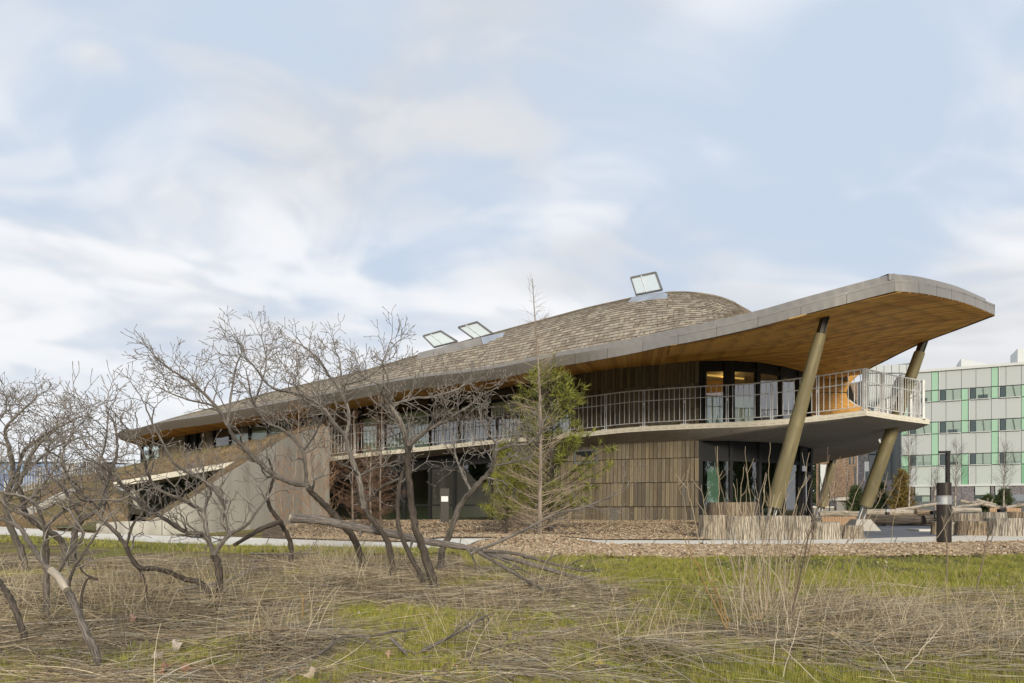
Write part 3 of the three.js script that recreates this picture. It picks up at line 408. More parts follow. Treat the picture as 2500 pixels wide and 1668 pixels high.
{
  // outline of the canopy in plan, with its height all round; heights inside are blended from the outline
  const ring = []; const s0 = eave.nearU(1636); for (let k = 0; k <= 24; k++) ring.push(eave.at(lerp(s0, eave.len, k / 24))); for (let k = 1; k <= 10; k++) ring.push(front.at(front.len * k / 10)); for (let k = 1; k <= 14; k++) ring.push(backC.at(backC.len * k / 14));
  ring.push(P(2030, 925, 24.8)); for (let k = 0; k <= 24; k++) { const s = lerp(wallC.len, sU(1622), k / 24), w = wallC.at(s); ring.push(V(w.x, topY(s) + .0, w.z)); }
  const yAt = (x, z) => { let a = 0, b = 0; for (const q of ring) { const d = (q.x - x) ** 2 + (q.z - z) ** 2 + .02, w = 1 / (d * d); a += w * q.y; b += w; } return a / b; };
  const A = eave.at(eave.nearU(1700)), B = eave.at(eave.len), dir = V(B.x - A.x, 0, B.z - A.z).normalize(), nrm = V(-dir.z, 0, dir.x); if (nrm.z > 0) nrm.negate();
  const cs = ring.map((q) => q.x * nrm.x + q.z * nrm.z), c0 = Math.min(...cs), c1 = Math.max(...cs), bw = .128, sof = sub('canopy_soffit', bld);
  const cut = (c) => { const xs = []; for (let i = 0; i < ring.length; i++) { const a = ring[i], b = ring[(i + 1) % ring.length], ca = cs[i] - c, cb = cs[(i + 1) % ring.length] - c; if ((ca < 0) !== (cb < 0)) { const t = ca / (ca - cb); xs.push(lerp(a.x, b.x, t) * dir.x + lerp(a.z, b.z, t) * dir.z); } } return xs.sort((a, b) => a - b); };
  for (let c = c0 + .001; c < c1 - .02; c += bw) {
    let a = cut(c + .002), b = cut(Math.min(c + bw - .016, c1 - .002)); if (a.length !== b.length) a = b = cut(Math.min(c + bw * .5, c1 - .003)); if (a.length < 2 || b.length < 2) continue;
    const pairs = a.length === b.length ? a.length / 2 : 1;
    for (let q = 0; q < pairs; q++) {
      const [a0, a1, b0, b1] = a.length === b.length ? [a[2 * q], a[2 * q + 1], b[2 * q], b[2 * q + 1]] : [a[0], a[a.length - 1], b[0], b[b.length - 1]];
      const n = Math.max(2, Math.ceil((a1 - a0) / .7)), cuts = [0]; for (let t = 0; t < n;) { t += 3 + Math.floor(rb() * 5); cuts.push(Math.min(t, n)); if (t >= n) break; }
      const pt = (t, s0_, s1_, cc, dy) => { const s = lerp(s0_, s1_, t), x = dir.x * s + nrm.x * cc, z = dir.z * s + nrm.z * cc; return V(x, yAt(x, z) + dy, z); };
      for (let j = 0; j < cuts.length - 1; j++) { const mb = new MB(), g = [[], [], [], []]; for (let t = cuts[j]; t <= cuts[j + 1]; t++) { const f = (t + (t === cuts[j + 1] ? -.006 : 0)) / n; g[0].push(pt(f, a0, a1, c + .002, 0)); g[1].push(pt(f, a0, a1, c + .002, -.014)); g[2].push(pt(f, b0, b1, Math.min(c + bw - .016, c1 - .002), -.014)); g[3].push(pt(f, b0, b1, Math.min(c + bw - .016, c1 - .002), 0)); } for (let r = 0; r < 3; r++) for (let t = 0; t < g[0].length - 1; t++) mb.quad(g[r][t], g[r][t + 1], g[r + 1][t + 1], g[r + 1][t]); mb.build('soffit_board', cedar[Math.floor(rb() * 6)], sof); }
    }
  }
  const pts2 = ring.map((p) => new THREE.Vector2(p.x, p.z)), tri = THREE.ShapeUtils.triangulateShape(pts2, []), bk = new MB(), top = new MB(); for (const t of tri) { bk.tri(...t.map((i) => V(ring[i].x, ring[i].y + .012, ring[i].z))); top.tri(...t.map((i) => V(ring[i].x, ring[i].y + FH + (i > 49 ? .12 : -.06), ring[i].z))); } void bk; top.build('canopy_deck', M.zincDark, bld);
  // zinc edge along the canopy's far side
  const m = new MB(); for (let k = 0; k < 40; k++) { const a = backC.at(backC.len * k / 40), b = backC.at(backC.len * (k + 1) / 40); m.quad(V(a.x, a.y - .03, a.z), V(b.x, b.y - .03, b.z), V(b.x, b.y + FH, b.z), V(a.x, a.y + FH, a.z)); m.quad(V(a.x - .06, a.y - .03, a.z), V(b.x - .06, b.y - .03, b.z), V(b.x, b.y - .03, b.z), V(a.x, a.y - .03, a.z)); } m.build('far_fascia', M.zincDark, bld);
  // the boarded cheek that folds down from the soffit to the balcony, with its rounded opening
  const ck = sub('soffit_cheek', bld), edge = smooth([[2108, 905], [2092, 920], [2077, 936], [2068, 955], [2069, 970], [2078, 982], [2095, 991], [2122, 998], [2136, 1012], [2138, 1080]].map(([u, v]) => P(u, v, 25)), 60), at = (v) => { let best = edge[0], bd = 1e9; for (const e of edge) { const ev = HZ - (e.y - EYE) / 25 * F, d = Math.abs(ev - v); if (d < bd) { bd = d; best = e; } } return best; };
  for (let v = 900; v < 1078; v += 6.5) { const L0 = P(1968, v, 24.6), L1 = P(1968, v + 6.1, 24.6), m2 = new MB(), cuts = [0, .45 + .2 * rb(), 1]; const R0 = V().copy(at(v)), R1 = V().copy(at(v + 6.1)); for (let j = 0; j < 2; j++) { const b2 = new MB(); b2.quad(V().lerpVectors(L1, R1, cuts[j]), V().lerpVectors(L1, R1, cuts[j + 1] - .003), V().lerpVectors(L0, R0, cuts[j + 1] - .003), V().lerpVectors(L0, R0, cuts[j])); b2.build('soffit_board', cedar[rb() < .5 ? 1 : 4], ck); } void m2; }  // the two darkest cedars put the shade on the cheek into its colour
  const L = V(P(1968, 900, 24.62).x, 0, 0); void L; const bk2 = new MB(), gg = [[], []]; for (let v = 900; v <= 1080; v += 6) { gg[0].push(P(1968, v, 24.63)); gg[1].push(V().copy(at(v)).add(V(0, 0, -.03))); } bk2.sheet(gg).build('cheek_backing', M.dark, ck);
  const rim = new MB(), rg = [[], []]; edge.forEach((e, i) => { const f = Math.sin(clamp((i - 6) / 50, 0, 1) * Math.PI); rg[0].push(e); rg[1].push(V(e.x + .02 + .20 * f, e.y + .03 * f + (i > 30 ? .10 * f : 0), e.z - .45)); }); rim.sheet(rg).build('opening_rim', M.slab, ck);
}
// ------------------------------------------------------------------ columns with cast footings
{
  const foot = (p, y0, y1, w, nm) => { const b = w, t = w * .5; new MB().hexa([V(p.x - b, y0, p.z + b), V(p.x + b, y0, p.z + b), V(p.x + b, y0, p.z - b), V(p.x - b, y0, p.z - b), V(p.x - t, y1, p.z + t), V(p.x + t, y1, p.z + t), V(p.x + t, y1, p.z - t), V(p.x - t, y1, p.z - t)]).build('footing', M.concrete, nm); };
  const col = (base, top, r0, r1, fy) => {
    const c = sub('column', bld), d = V().subVectors(top, base).normalize(), b1 = V().copy(base).addScaledVector(d, .42), t1 = V().copy(top).addScaledVector(d, -.42), pts = [], rr = [];
    for (let k = 0; k <= 10; k++) { pts.push(V().lerpVectors(b1, t1, k / 10)); rr.push(lerp(r0, r1, Math.pow(k / 10, 1.4))); } pts.push(V().copy(t1).addScaledVector(d, .03)); rr.push(r1 * .9);
    new MB().tube(pts, rr, 28, true, true).build('shaft', M.bronze, c);
    const s = V().crossVectors(d, V(0, 0, 1)).normalize(), f = V().crossVectors(s, d).normalize();
    for (const e of [-1, 1]) { new MB().box(V().copy(top).addScaledVector(d, -.19).addScaledVector(s, e * r1 * .42), V().copy(s).multiplyScalar(.012), V().copy(d).multiplyScalar(.25), V().copy(f).multiplyScalar(r1 * .8)).build('bracket', M.steelDark, c); new MB().box(V().copy(base).addScaledVector(d, .2).addScaledVector(s, e * .07), V().copy(s).multiplyScalar(.012), V().copy(d).multiplyScalar(.26), V().copy(f).multiplyScalar(.06)).build('bracket', M.galv, c); }
    new MB().box(V().copy(top).addScaledVector(d, -.2), V().copy(s).multiplyScalar(r1 * .38), V().copy(d).multiplyScalar(.21), V().copy(f).multiplyScalar(r1 * .45)).build('bracket_block', M.steelDark, c);
    foot(base, 0, fy, .42, c);
  };
  const b1 = P(1878, 1301, 16.7), b2 = PX(2101, 20.9, .36), b3 = PX(1999, 32, .36); b1.y = .30;
  col(b1, P(2014, 776, 16.25), .19, .132, .30); col(b2, P(2257, 828, 20.15), .195, .15, .36); col(b3, P(2036, 1115, 32.6), .19, .19, .36);
}
// ------------------------------------------------------------------ balcony railing
{
  const rail = (cv, s0, s1, inset, step, nm, mat, dbl) => {
    const g = sub('railing', bld), N = (s) => { const t = cv.dir(s), n = V(-t.z, 0, t.x).normalize(); if (n.z > 0) n.negate(); return n; }, at = (s, h) => cv.at(s).addScaledVector(N(s), inset).add(V(0, h, 0));
    const line = (h, r) => { const p = [], n = Math.ceil((s1 - s0) / .25); for (let k = 0; k <= n; k++) p.push(at(lerp(s0, s1, k / n), h)); return new MB().tube(p, r, 6, true, true); };
    line(1.14, .021).build('handrail', mat, g); line(.80, .014).build('mid_rail', mat, g); line(.13, .014).build('bottom_rail', mat, g);
    const n = Math.round((s1 - s0) / step); for (let k = 0; k <= n; k++) {
      const s = clamp(lerp(s0, s1, k / n), s0 + .03, s1 - .03), b = at(s, 0), t = cv.dir(s).setY(0).normalize(), nn = N(s), post = new MB(); for (const e of [-1, 1]) post.box(V(b.x, b.y + .57, b.z).addScaledVector(t, e * .028), t.clone().multiplyScalar(.010), V(0, .57, 0), nn.clone().multiplyScalar(.03)); post.box(V(b.x, b.y + .70, b.z), t.clone().multiplyScalar(.02), V(0, .04, 0), nn.clone().multiplyScalar(.02)); post.build('post', mat, g);
      new MB().box(V(b.x, b.y + .012, b.z), t.clone().multiplyScalar(.12), V(0, .012, 0), nn.clone().multiplyScalar(.07)).build('base_plate', mat, g);
      if (k < n) for (let j = 1; j < 8; j++) { const q = lerp(s0, s1, (k + j / 8) / n); new MB().tube([at(q, .13), at(q, 1.13)], .0115, 5, false, false).build('baluster', mat, g); }
    }
    void dbl; void nm;
  };
  rail(slabE, slabE.nearU(796), slabE.len - .02, .12, 1.2, '', M.galv); rail(slabF, .05, slabF.len - .35, .12, 1.1, '', M.galv);
  const fr = arcCurve([P(2246, 1020, 20.1), P(2215, 1028, 21.2), P(2180, 1036, 22.5), P(2150, 1048, 23.8), P(2128, 1056, 25.5)].map((p) => p.setY(3.32)), 60); rail(fr, 0, fr.len, -.1, 1.1, '', M.galv);
}
// ------------------------------------------------------------------ opening rooflights on the ridge
{
  const sash = (q, nm, light) => { // q: bottom-left, bottom-right, top-right, top-left of the opened sash
    const [a, b, c, d] = q, s = sub('rooflight', bld), n = V().subVectors(b, a).cross(V().subVectors(d, a)).normalize(), th = .05;
    const bar = (p, r, w) => new MB().bar(p, r, w, th, n); const e = [[a, b, .05], [b, c, .06], [c, d, .08], [d, a, .04]]; for (const [p, r, w] of e) bar(p, r, w).build('sash_frame', light ? M.zincDark : M.zincDark, s);
    new MB().quad(a, b, c, d).build('pane', M.glassSky, s); const m0 = V().lerpVectors(a, b, .42), m1 = V().lerpVectors(d, c, .42); bar(m0, m1, .03).build('glazing_bar', M.galv, s); return s;
  };
  // a curb stands where the shell is seen at the given points; its top is level with the given upper points
  const hit = (u, v) => { let best = null, bd = 1e9; for (let c = 0; c <= NT; c += 1) for (let k = 0; k <= 50; k++) { const p = roofAt(c, k / 50), du = p.x / -p.z * F + 1250 - u, dv = HZ - (p.y - EYE) / -p.z * F - v, e = du * du + dv * dv; if (e < bd) { bd = e; best = p; } } return best; };
  const curb = (bl, br, tr, tl, deep, mat) => { const a = hit(...bl), b = hit(...br), D = (q, p) => P(q[0], q[1], -p.z + .22), c = D(tr, b), d = D(tl, a), back = V(.52, .12, -.85).multiplyScalar(deep), m = new MB(); a.y -= .12; b.y -= .12; m.hexa([a, b, V().addVectors(b, back), V().addVectors(a, back), d, c, V().addVectors(c, back).add(V(0, .05, 0)), V().addVectors(d, back).add(V(0, .05, 0))]); m.build('rooflight_curb', mat, bld); return [d, c]; };
  const k1 = curb([1509, 752], [1640, 733], [1618, 713], [1544, 726], 1.3, M.aluminium), D1 = -(k1[0].z + k1[1].z) / 2 + .25;
  sash([P(1553, 720, D1), P(1616, 708, D1 - .3), P(1601, 666, D1 + .55), P(1540, 679, D1 + .85)], '', 1);
  const k2 = curb([1014, 884], [1184, 845], [1172, 824], [1020, 862], 1.2, M.zinc), D2 = -(k2[0].z + k2[1].z) / 2 + .25; curb([1184, 847], [1230, 826], [1226, 812], [1174, 824], 1.1, M.aluminium);
  sash([P(1158, 828, D2 - .2), P(1203, 815, D2 - .5), P(1165, 787, D2 + .4), P(1119, 800, D2 + .7)], '', 1); sash([P(1060, 848, D2 + .35), P(1116, 834, D2 + .05), P(1076, 809, D2 + 1), P(1033, 821, D2 + 1.3)], '', 1);
}
// ------------------------------------------------------------------ concrete wing wall, planted lower roof, berm
const strawTex = tex(512, (x, y) => { const a = fbm(x * 6, y * 6, 4, 1001, 6), f = fbm(x * 90, y * 22, 3, 1003, 90), k = .5 + .7 * f; const gr = ss(.58, .7, fbm(x * 5, y * 5, 3, 1005, 5)) * .35; return [lerp(.43, .33, gr) * k + .05 * a, lerp(.345, .32, gr) * k + .04 * a, lerp(.225, .14, gr) * k + .03 * a]; }, true);
M.straw = std({ map: retex(strawTex, .5, .5), roughness: 1, bumpMap: retex(strawTex, .5, .5), bumpScale: .05 });
const stripGrid = [];
const pl = (rows, n) => smooth(rows.map((r) => P(...r)), n);
{
  const top = [[235, 1279, 18.6], [300, 1273, 18.0], [352, 1273, 17.7], [372, 1269, 17.6], [408, 1249, 17.6], [446, 1228, 17.8], [484, 1206, 18.1], [535, 1168, 18.8], [604, 1126, 19.8], [688, 1074, 21.2], [742, 1054, 22.2], [792, 1041, 23.2]];
  const wall = thing('wing_wall', 'curved bare concrete wing wall sloping up to the balcony, streaked and stained', 'wall'), g = [[], []], cp = [[], []];
  const tc = smooth(top.map((a) => P(...a)), 90); for (const p of tc) { g[0].push(V(p.x, -.2, p.z)); g[1].push(p); cp[0].push(p); cp[1].push(V(p.x + .10, p.y, p.z - .26)); }
  const L = [0]; for (let i = 1; i < tc.length; i++) L.push(L[i - 1] + Math.hypot(tc[i].x - tc[i - 1].x, tc[i].z - tc[i - 1].z));
  new MB().sheet(g, false, (q, r, c) => [L[c], q.y]).build('wall_face', M.concrete, wall); new MB().sheet(cp).build('wall_top', M.concrete, wall); new MB().sheet([cp[1], cp[1].map((p) => V(p.x, -.2, p.z))]).build('rear_face', M.concrete, wall);
  const e = tc[90]; new MB().quad(V(e.x, -.2, e.z), V(e.x - 1.5, -.2, e.z - 3.2), V(e.x - 1.5, e.y, e.z - 3.2), e).build('end_face', M.concrete, wall); const s = tc[0]; new MB().quad(V(s.x - .5, -.2, s.z - .9), V(s.x, -.2, s.z), s, V(s.x - .5, s.y - .15, s.z - .9)).build('end_face', M.concrete, wall);
  for (const i of [30, 52, 72]) { const p = tc[i], q = V(p.x, -.2, p.z); new MB().bar(V(q.x, 0, q.z + .004), V(p.x, p.y, p.z + .004), .012, .006, V(0, 0, 1)).build('joint', M.dark, wall); }
  // strip of dry grass behind the wall's top
  const st = [[], [], []]; tc.slice(18).forEach((p, i) => { const k = i / (tc.length - 19), w = 5 + 11 * Math.sin(Math.min(1, k * 1.3) * Math.PI * .55) * (k < .72 ? 1 : .6); const u = p.x / -p.z * F + 1250, v = HZ - (p.y - EYE) / -p.z * F; st[0].push(V(p.x + .03, p.y + .012, p.z - .10)); st[1].push(P(u - w * .45, v - w * .5 - 2, -p.z + .55)); st[2].push(P(u - w * .95, v - w * .55, -p.z + 1.3)); });
  struct(new MB().sheet(st).build('planted_strip', M.straw, scene)); stripGrid.push(...st);
}
{ // lower roof: thin concrete slab with grass on it, over a dark glazed front
  const low = thing('planted_roof', 'low concrete roof slab covered in dry grass over dark glazing', 'roof');
  const ft = smooth([P(276, 1178, 23.2), P(360, 1163, 22.8), P(470, 1144, 22.3), P(560, 1129, 22.0), P(612, 1119, 21.8)], 40);
  const fb = smooth([P(280, 1188, 23.2), P(360, 1176, 22.8), P(470, 1157, 22.3), P(560, 1141, 22.0), P(612, 1130, 21.8)], 40);
  const ub = smooth([P(300, 1192, 24.6), P(360, 1193, 24.2), P(470, 1173, 23.9), P(560, 1155, 23.6), P(625, 1138, 23.3)], 40);
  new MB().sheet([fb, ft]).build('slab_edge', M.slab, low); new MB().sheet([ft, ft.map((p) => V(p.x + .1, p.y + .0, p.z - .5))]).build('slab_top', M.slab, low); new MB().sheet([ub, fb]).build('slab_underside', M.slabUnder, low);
  const win = sub('glazing', low), wb = (u) => HZ + 40; void wb;
  const panes = [[322, 362], [364, 404], [406, 436], [438, 484], [486, 540], [542, 620]]; for (const [a, b] of panes) { const D = (u) => lerp(23.6, 22.6, (u - 322) / 300); const p0 = PX(a, D(a), -.1), p1 = PX(b, D(b), -.1); const t0 = lerp(1194, 1140, clamp((a - 322) / 300, 0, 1)), t1 = lerp(1194, 1140, clamp((b - 322) / 300, 0, 1)); new MB().quad(p0, p1, P(b, t1 - 6, D(b)), P(a, t0 - 6, D(a))).build('pane', M.glassDark, win); new MB().bar(p1, P(b + 1, t1 - 6, D(b)), .07, .09, V(0, 0, 1)).build('mullion', M.frame, win); }
  new MB().quad(PX(300, 27, -.3), PX(650, 26, -.3), PX(650, 26, 2.6), PX(300, 27, 1.6)).build('back_wall', M.interior, low); new MB().quad(PX(320, 23.4, .05), PX(640, 22.5, .05), PX(650, 26, .05), PX(300, 27, .05)).build('inner_floor', M.interior, low);
  new MB().bar(PX(322, 23.4, -.1).add(V(.3, 0, 0)), P(326, 1190, 23.6), .14, .14, V(0, 0, 1)).build('prop', M.concrete, low);
  new MB().box(P(383, 1200, 25), V(.22, 0, 0), V(0, .14, 0), V(0, 0, .05)).build('interior_board', std({ color: lin(.42, .03, .03), roughness: .8 }), low);
  // curved timber cheek beside the glazing
  new MB().sheet([[P(283, 1196, 23.3), P(300, 1198, 23.5), P(318, 1196, 23.8)], [P(296, 1225, 22.6), P(312, 1225, 23.2), P(327, 1222, 23.7)], [P(318, 1256, 22.0), P(332, 1256, 22.8), P(352, 1262, 23.4)]]).build('timber_cheek', plankMats[3], low);
  const g = []; const F0 = ft.map((p) => V(p.x, p.y + .012, p.z - .12)), B0 = smooth([P(262, 1154, 30), P(344, 1133, 31), P(456, 1109, 30), P(561, 1092, 28.6), P(663, 1070, 27.6), P(720, 1052, 27)], 40);
  for (let r = 0; r <= 12; r++) g.push(F0.map((p, i) => { const w = r / 12, q = V().lerpVectors(p, B0[i], w); q.y += .16 * Math.sin(Math.min(1, w * 3) * Math.PI / 2) * (1 - w * .6) + .10 * (fbm(i * .33, r * .5, 3, 1101) - .5); return q; }));
  var roofGrid = g; new MB().sheet(g).build('grass_cover', M.straw, low);
}
{ // grassy bank that rises behind the wall
  const us = [-500, -250, 0, 60, 120, 180, 240, 280, 312], R = [];
  const rows = [[1262, 1264, 1271, 1277, 1284, 1291, 1297, 1272, 1272], [1252, 1250, 1255, 1258, 1262, 1268, 1274, 1262, 1264], [1238, 1234, 1236, 1236, 1236, 1238, 1240, 1238, 1252], [1226, 1222, 1218, 1212, 1206, 1202, 1202, 1214, 1240], [1214, 1211, 1206, 1196, 1184, 1175, 1178, 1200, 1226], [1206, 1204, 1200, 1188, 1174, 1163, 1160, 1190, 1216], [1206, 1204, 1200, 1190, 1178, 1168, 1163, 1192, 1216]];
  const Ds = [[34, 30, 26, 24, 22, 20, 18.7, 18.4, 18.2], [36, 32, 28, 26, 24, 22, 20.6, 19.4, 19], [38, 35, 30.5, 28.5, 26.5, 24.5, 22.6, 20.6, 20.4], [41, 38, 33, 31, 29, 27, 25, 22.6, 22], [45, 42, 36.5, 34.5, 32, 30, 28, 24.6, 22.6], [50, 47, 41, 39, 36, 34, 32, 29, 23.2], [70, 66, 60, 56, 52, 48, 46, 42, 24]];
  R.push(smooth(us.map((u, k) => PX(u, Ds[0][k] - .25, -.35)), 64)); rows.forEach((r, i) => R.push(smooth(us.map((u, k) => P(u, r[k], Ds[i][k])), 64)));
  const cols = R[0].map((_, c) => smooth(R.map((row) => row[c]), 36)), g = []; for (let r = 0; r <= 36; r++) g.push(cols.map((col, c) => { const q = col[r].clone(); q.y += .14 * (fbm(c * .4, r * .45, 3, 1201) - .5) * Math.min(1, r / 4) * Math.min(1, (64 - c) / 8); return q; }));
  var bermGrid = g; struct(new MB().sheet(g).build('grass_bank', M.straw, scene));
  // green verge near the fence, low verge at the foot, pale concrete edging up the bank
  const vg = (rows2, n) => struct(new MB().sheet(rows2.map((r) => smooth(r.map((a) => P(...a)), n))).build('grass_verge', M.lawn, scene));
  vg([[[-200, 1234, 34], [0, 1226, 31.4], [60, 1212, 30.6], [120, 1196, 30.4], [175, 1179, 30]], [[-200, 1216, 40], [0, 1207, 37.5], [60, 1193, 36.5], [120, 1178, 35], [180, 1165, 34]]], 30);
  vg([[[125, 1285.5, 20.6], [180, 1291, 19.6], [232, 1297, 18.5]], [[128, 1283, 21.2], [185, 1279, 20.6], [240, 1273, 19.4]]], 16);
  const kerb = thing('concrete_kerb', 'narrow pale concrete kerb running diagonally up the grassy bank', 'kerb'); const kp = smooth([P(52, 1257, 25.6), P(90, 1241, 26), P(130, 1223, 26.4), P(170, 1205, 27), P(196, 1196, 27.4)], 16); for (let k = 0; k < 16; k++) new MB().bar(kp[k], kp[k + 1], .5, .22).build('kerb_length', M.concrete, kerb); new MB().bar(P(196, 1194, 27.4), P(231, 1189, 28.2), .7, .18).build('kerb_end', M.concrete, kerb);
  // pale metal fence on the bank
  const fence = thing('bank_fence', 'pale grey metal picket fence along the top of the grassy bank', 'fence', null), fl = arcCurve([P(12, 1222, 32), P(60, 1203, 33), P(120, 1186, 34), P(180, 1171, 35), P(248, 1158, 36.5)], 80), FM = std({ color: lin(.52, .53, .52), roughness: .6 }), hgtF = .95;
  for (const h of [.08, hgtF * .5, hgtF]) { const p = []; for (let k = 0; k <= 30; k++) p.push(fl.at(fl.len * k / 30).add(V(0, h, 0))); new MB().tube(p, .02, 5, true, true).build('rail', FM, fence); }
  const nF = Math.round(fl.len / .13); for (let k = 0; k <= nF; k++) { const p = fl.at(fl.len * k / nF), thick = k % 14 === 0; new MB().abox(p.x - (thick ? .035 : .013), p.x + (thick ? .035 : .013), p.y - .1, p.y + hgtF + (thick ? .05 : 0), p.z - .013, p.z + .013).build(thick ? 'post' : 'picket', FM, fence); }
}
// ------------------------------------------------------------------ buildings beyond
const facM = { white: std({ color: lin(.45, .475, .48), roughness: .28 }), pale: std({ color: lin(.46, .51, .49), roughness: .25 }), green: std({ color: lin(.32, .52, .38), roughness: .25 }), greenDim: std({ color: lin(.20, .40, .26), roughness: .2 }), glass: std({ color: lin(.23, .30, .27), roughness: .12 }), blind: std({ color: lin(.29, .365, .32), roughness: .2 }), darkPane: std({ color: lin(.06, .085, .09), roughness: .1 }), joint: std({ color: lin(.09, .10, .10), roughness: .6 }), post: std({ color: lin(.56, .58, .575), roughness: .5 }), brickGrey: null, brickBrown: null };
{
  const brick = (cols, mort, s) => tex(512, (x, y) => { const row = Math.floor(y * 24), xx = x * 8 + (row % 2) * .5, gx = xx % 1, gy = (y * 24) % 1, j = Math.min(gx, 1 - gx) < .025 || gy < .12; const t = hash2(Math.floor(xx) % 8, row, s), c = cols[Math.floor(t * cols.length)], n = .85 + .3 * fbm(x * 50, y * 50, 2, s, 50); return j ? mort.map((k) => k * n) : c.map((k) => k * n); }, true);
  facM.brickGrey = std({ map: retex(brick([[.45, .43, .45], [.40, .38, .41], [.50, .47, .48], [.37, .36, .39]], [.52, .51, .5], 5), .5, .5), roughness: .9 });
  facM.brickBrown = std({ map: retex(brick([[.70, .57, .46], [.64, .51, .41], [.75, .62, .51], [.60, .49, .40]], [.6, .55, .48], 6), .5, .5), roughness: .9 });
}
{
  const B = thing('panel_building', 'four-storey building clad in white and green glass panels with rows of windows', 'building');
  const inv = (u) => lerp(1 / 83, 1 / 78.6, (u - 2250) / 250), at = (u, y, off = 0) => { const D = 1 / inv(u) - off; return PX(u, D, y); };
  const ys = [.0, 3.55, 5.93, 7.30, 9.80, 11.23, 13.67, 15.06, 17.4]; // base | white | win | white | win | white | win | white top
  const pane = (name, u0, u1, y0, y1, mat, off = 0) => { const g = .05; const a = at(u0 + .5, y0 + g, off), b = at(u1 - .5, y0 + g, off), c = at(u1 - .5, y1 - g, off), d = at(u0 + .5, y1 - g, off); return new MB().quad(a, b, c, d).build(name, mat, B); };
  const u0 = 2205, u1 = 2720; new MB().quad(at(u0, -.5, -.12), at(u1, -.5, -.12), at(u1, 17.45, -.12), at(u0, 17.45, -.12)).build('wall', facM.joint, B);
  new MB().quad(at(u0, 17.45, -.12), at(u1, 17.45, -.12), at(u1, 17.45, -9).add(V(4, 0, -8)), at(u0, 17.45, -9)).build('flat_roof', facM.post, B); new MB().quad(at(u1, 0, -.12), at(u1, 0, -9), at(u1, 17.45, -9), at(u1, 17.45, -.12)).build('side_wall', facM.white, B);
  const PER = 73.2, L = [2274.4]; // first line: start of a green bay
  const r = RNG(5);
  for (let k = -1; k < 7; k++) {
    const s = L[0] + k * PER, odd = ((k % 2) + 2) % 2; // bay: green 0-17.3, post 17.6-20.5, narrow 21-34.5, wide 35-72
    for (let row = 1; row < 8; row++) {
      const y0 = ys[row], y1 = ys[row + 1], isWin = row % 2 === 0;
      if (isWin) { const g = row === 2 ? facM.green : facM.green; pane('green_panel', s, s + 17.3, y0, y1, g); pane('window', s + 21, s + 35, y0, y1, facM.darkPane, -.04); pane('window', s + 35, s + 72.6, y0, y1, facM.glass, -.03); const bl = r() < .5 ? .0 : r() * .45; new MB().bar(at(s + 20.8, y0 + .03, .10), at(s + 72.8, y0 + .03, .10), .12, .07).build('sill', facM.post, B); new MB().bar(at(s + 53 + 8 * r(), y0 + .06, .05), at(s + 53, y1 - .06, .05), .04, .05, V(0, 0, 1)).build('glazing_bar', facM.joint, B); pane('blind', s + 35.6, s + 72, lerp(y0, y1, bl), y1, facM.blind, -.02); if (r() < .35) pane('desk_clutter', s + 40, s + 40 + 12 + r() * 15, y0 + .05, y0 + .45 + .2 * r(), facM.darkPane, -.012); }
      else { const hasGreen = row === 7 ? !odd : row === 5 ? odd : row === 3 ? !odd : odd; if (hasGreen) { pane('green_panel', s, s + 17.3, y0, y1, row === 1 ? facM.greenDim : facM.green); pane('white_panel', s + 17.3, s + 35.5, y0, y1, facM.white); } else pane('white_panel', s, s + 35.5, y0, y1, row === 1 ? facM.pale : facM.white); pane('white_panel', s + 35.5, s + PER, y0, y1, row === 1 ? facM.pale : facM.white); }
      if (isWin || ((row === 7 ? !odd : row === 5 ? odd : row === 3 ? !odd : odd))) pane('post', s + 17.6, s + 20.4, y0, y1, facM.post, .10);
    }
    // brick base with windows
    new MB().quad(at(s + (odd ? 0 : -1), -.3, .02), at(s + (odd ? 31 : 7), -.3, .02), at(s + (odd ? 31 : 7), ys[1] - .12, .02), at(s + (odd ? 0 : -1), ys[1] - .12, .02)).build('brick_pier', facM.brickGrey, B);
    const w0 = s + (odd ? 33 : 9), w1 = s + (odd ? 70 : 44); pane('white_panel', w0, w1, 2.35, ys[1] - .1, facM.pale); pane('window', w0 + .5, w0 + (w1 - w0) * .45, -.2, 2.3, facM.darkPane, -.02); pane('window', w0 + (w1 - w0) * .45, w1 - .5, .6, 2.3, facM.blind, -.02); pane('window', w0 + (w1 - w0) * .45, w1 - .5, -.3, .6, facM.darkPane, -.02);
    if (!odd) new MB().quad(at(s + 45, -.3, .02), at(s + 72.5, -.3, .02), at(s + 72.5, ys[1] - .12, .02), at(s + 45, ys[1] - .12, .02)).build('brick_pier', facM.brickGrey, B);
  }
  new MB().bar(at(u0, ys[1], .06), at(u1, ys[1], .06), .12, .22).build('ledge', facM.post, B); new MB().bar(at(u0, 17.5, .05), at(u1, 17.5, .05), .3, .3).build('coping', facM.post, B);
  for (const [a, b, h0, h1] of [[2347, 2411, 20.0, 19.0], [2485, 2540, 20.7, 20.2]]) { const p = at(a, 17.4, -6), q = at(b, 17.4, -6), m = new MB(); m.hexa([p, q, V(q.x + 2, q.y, q.z - 4), V(p.x + 2, p.y, p.z - 4), V(p.x, h0, p.z), V(q.x, h1, q.z), V(q.x + 2, h1, q.z - 4), V(p.x + 2, h0, p.z - 4)]); m.build('roof_plant_room', facM.post, B); }
  // curved glazed corner turning away
  const cp = []; for (let k = 0; k <= 8; k++) { const a = k / 8; cp.push(PX(lerp(2205, 2176, Math.pow(a, .8)), 84 + 9 * a * a + 1.5 * a, 0)); }
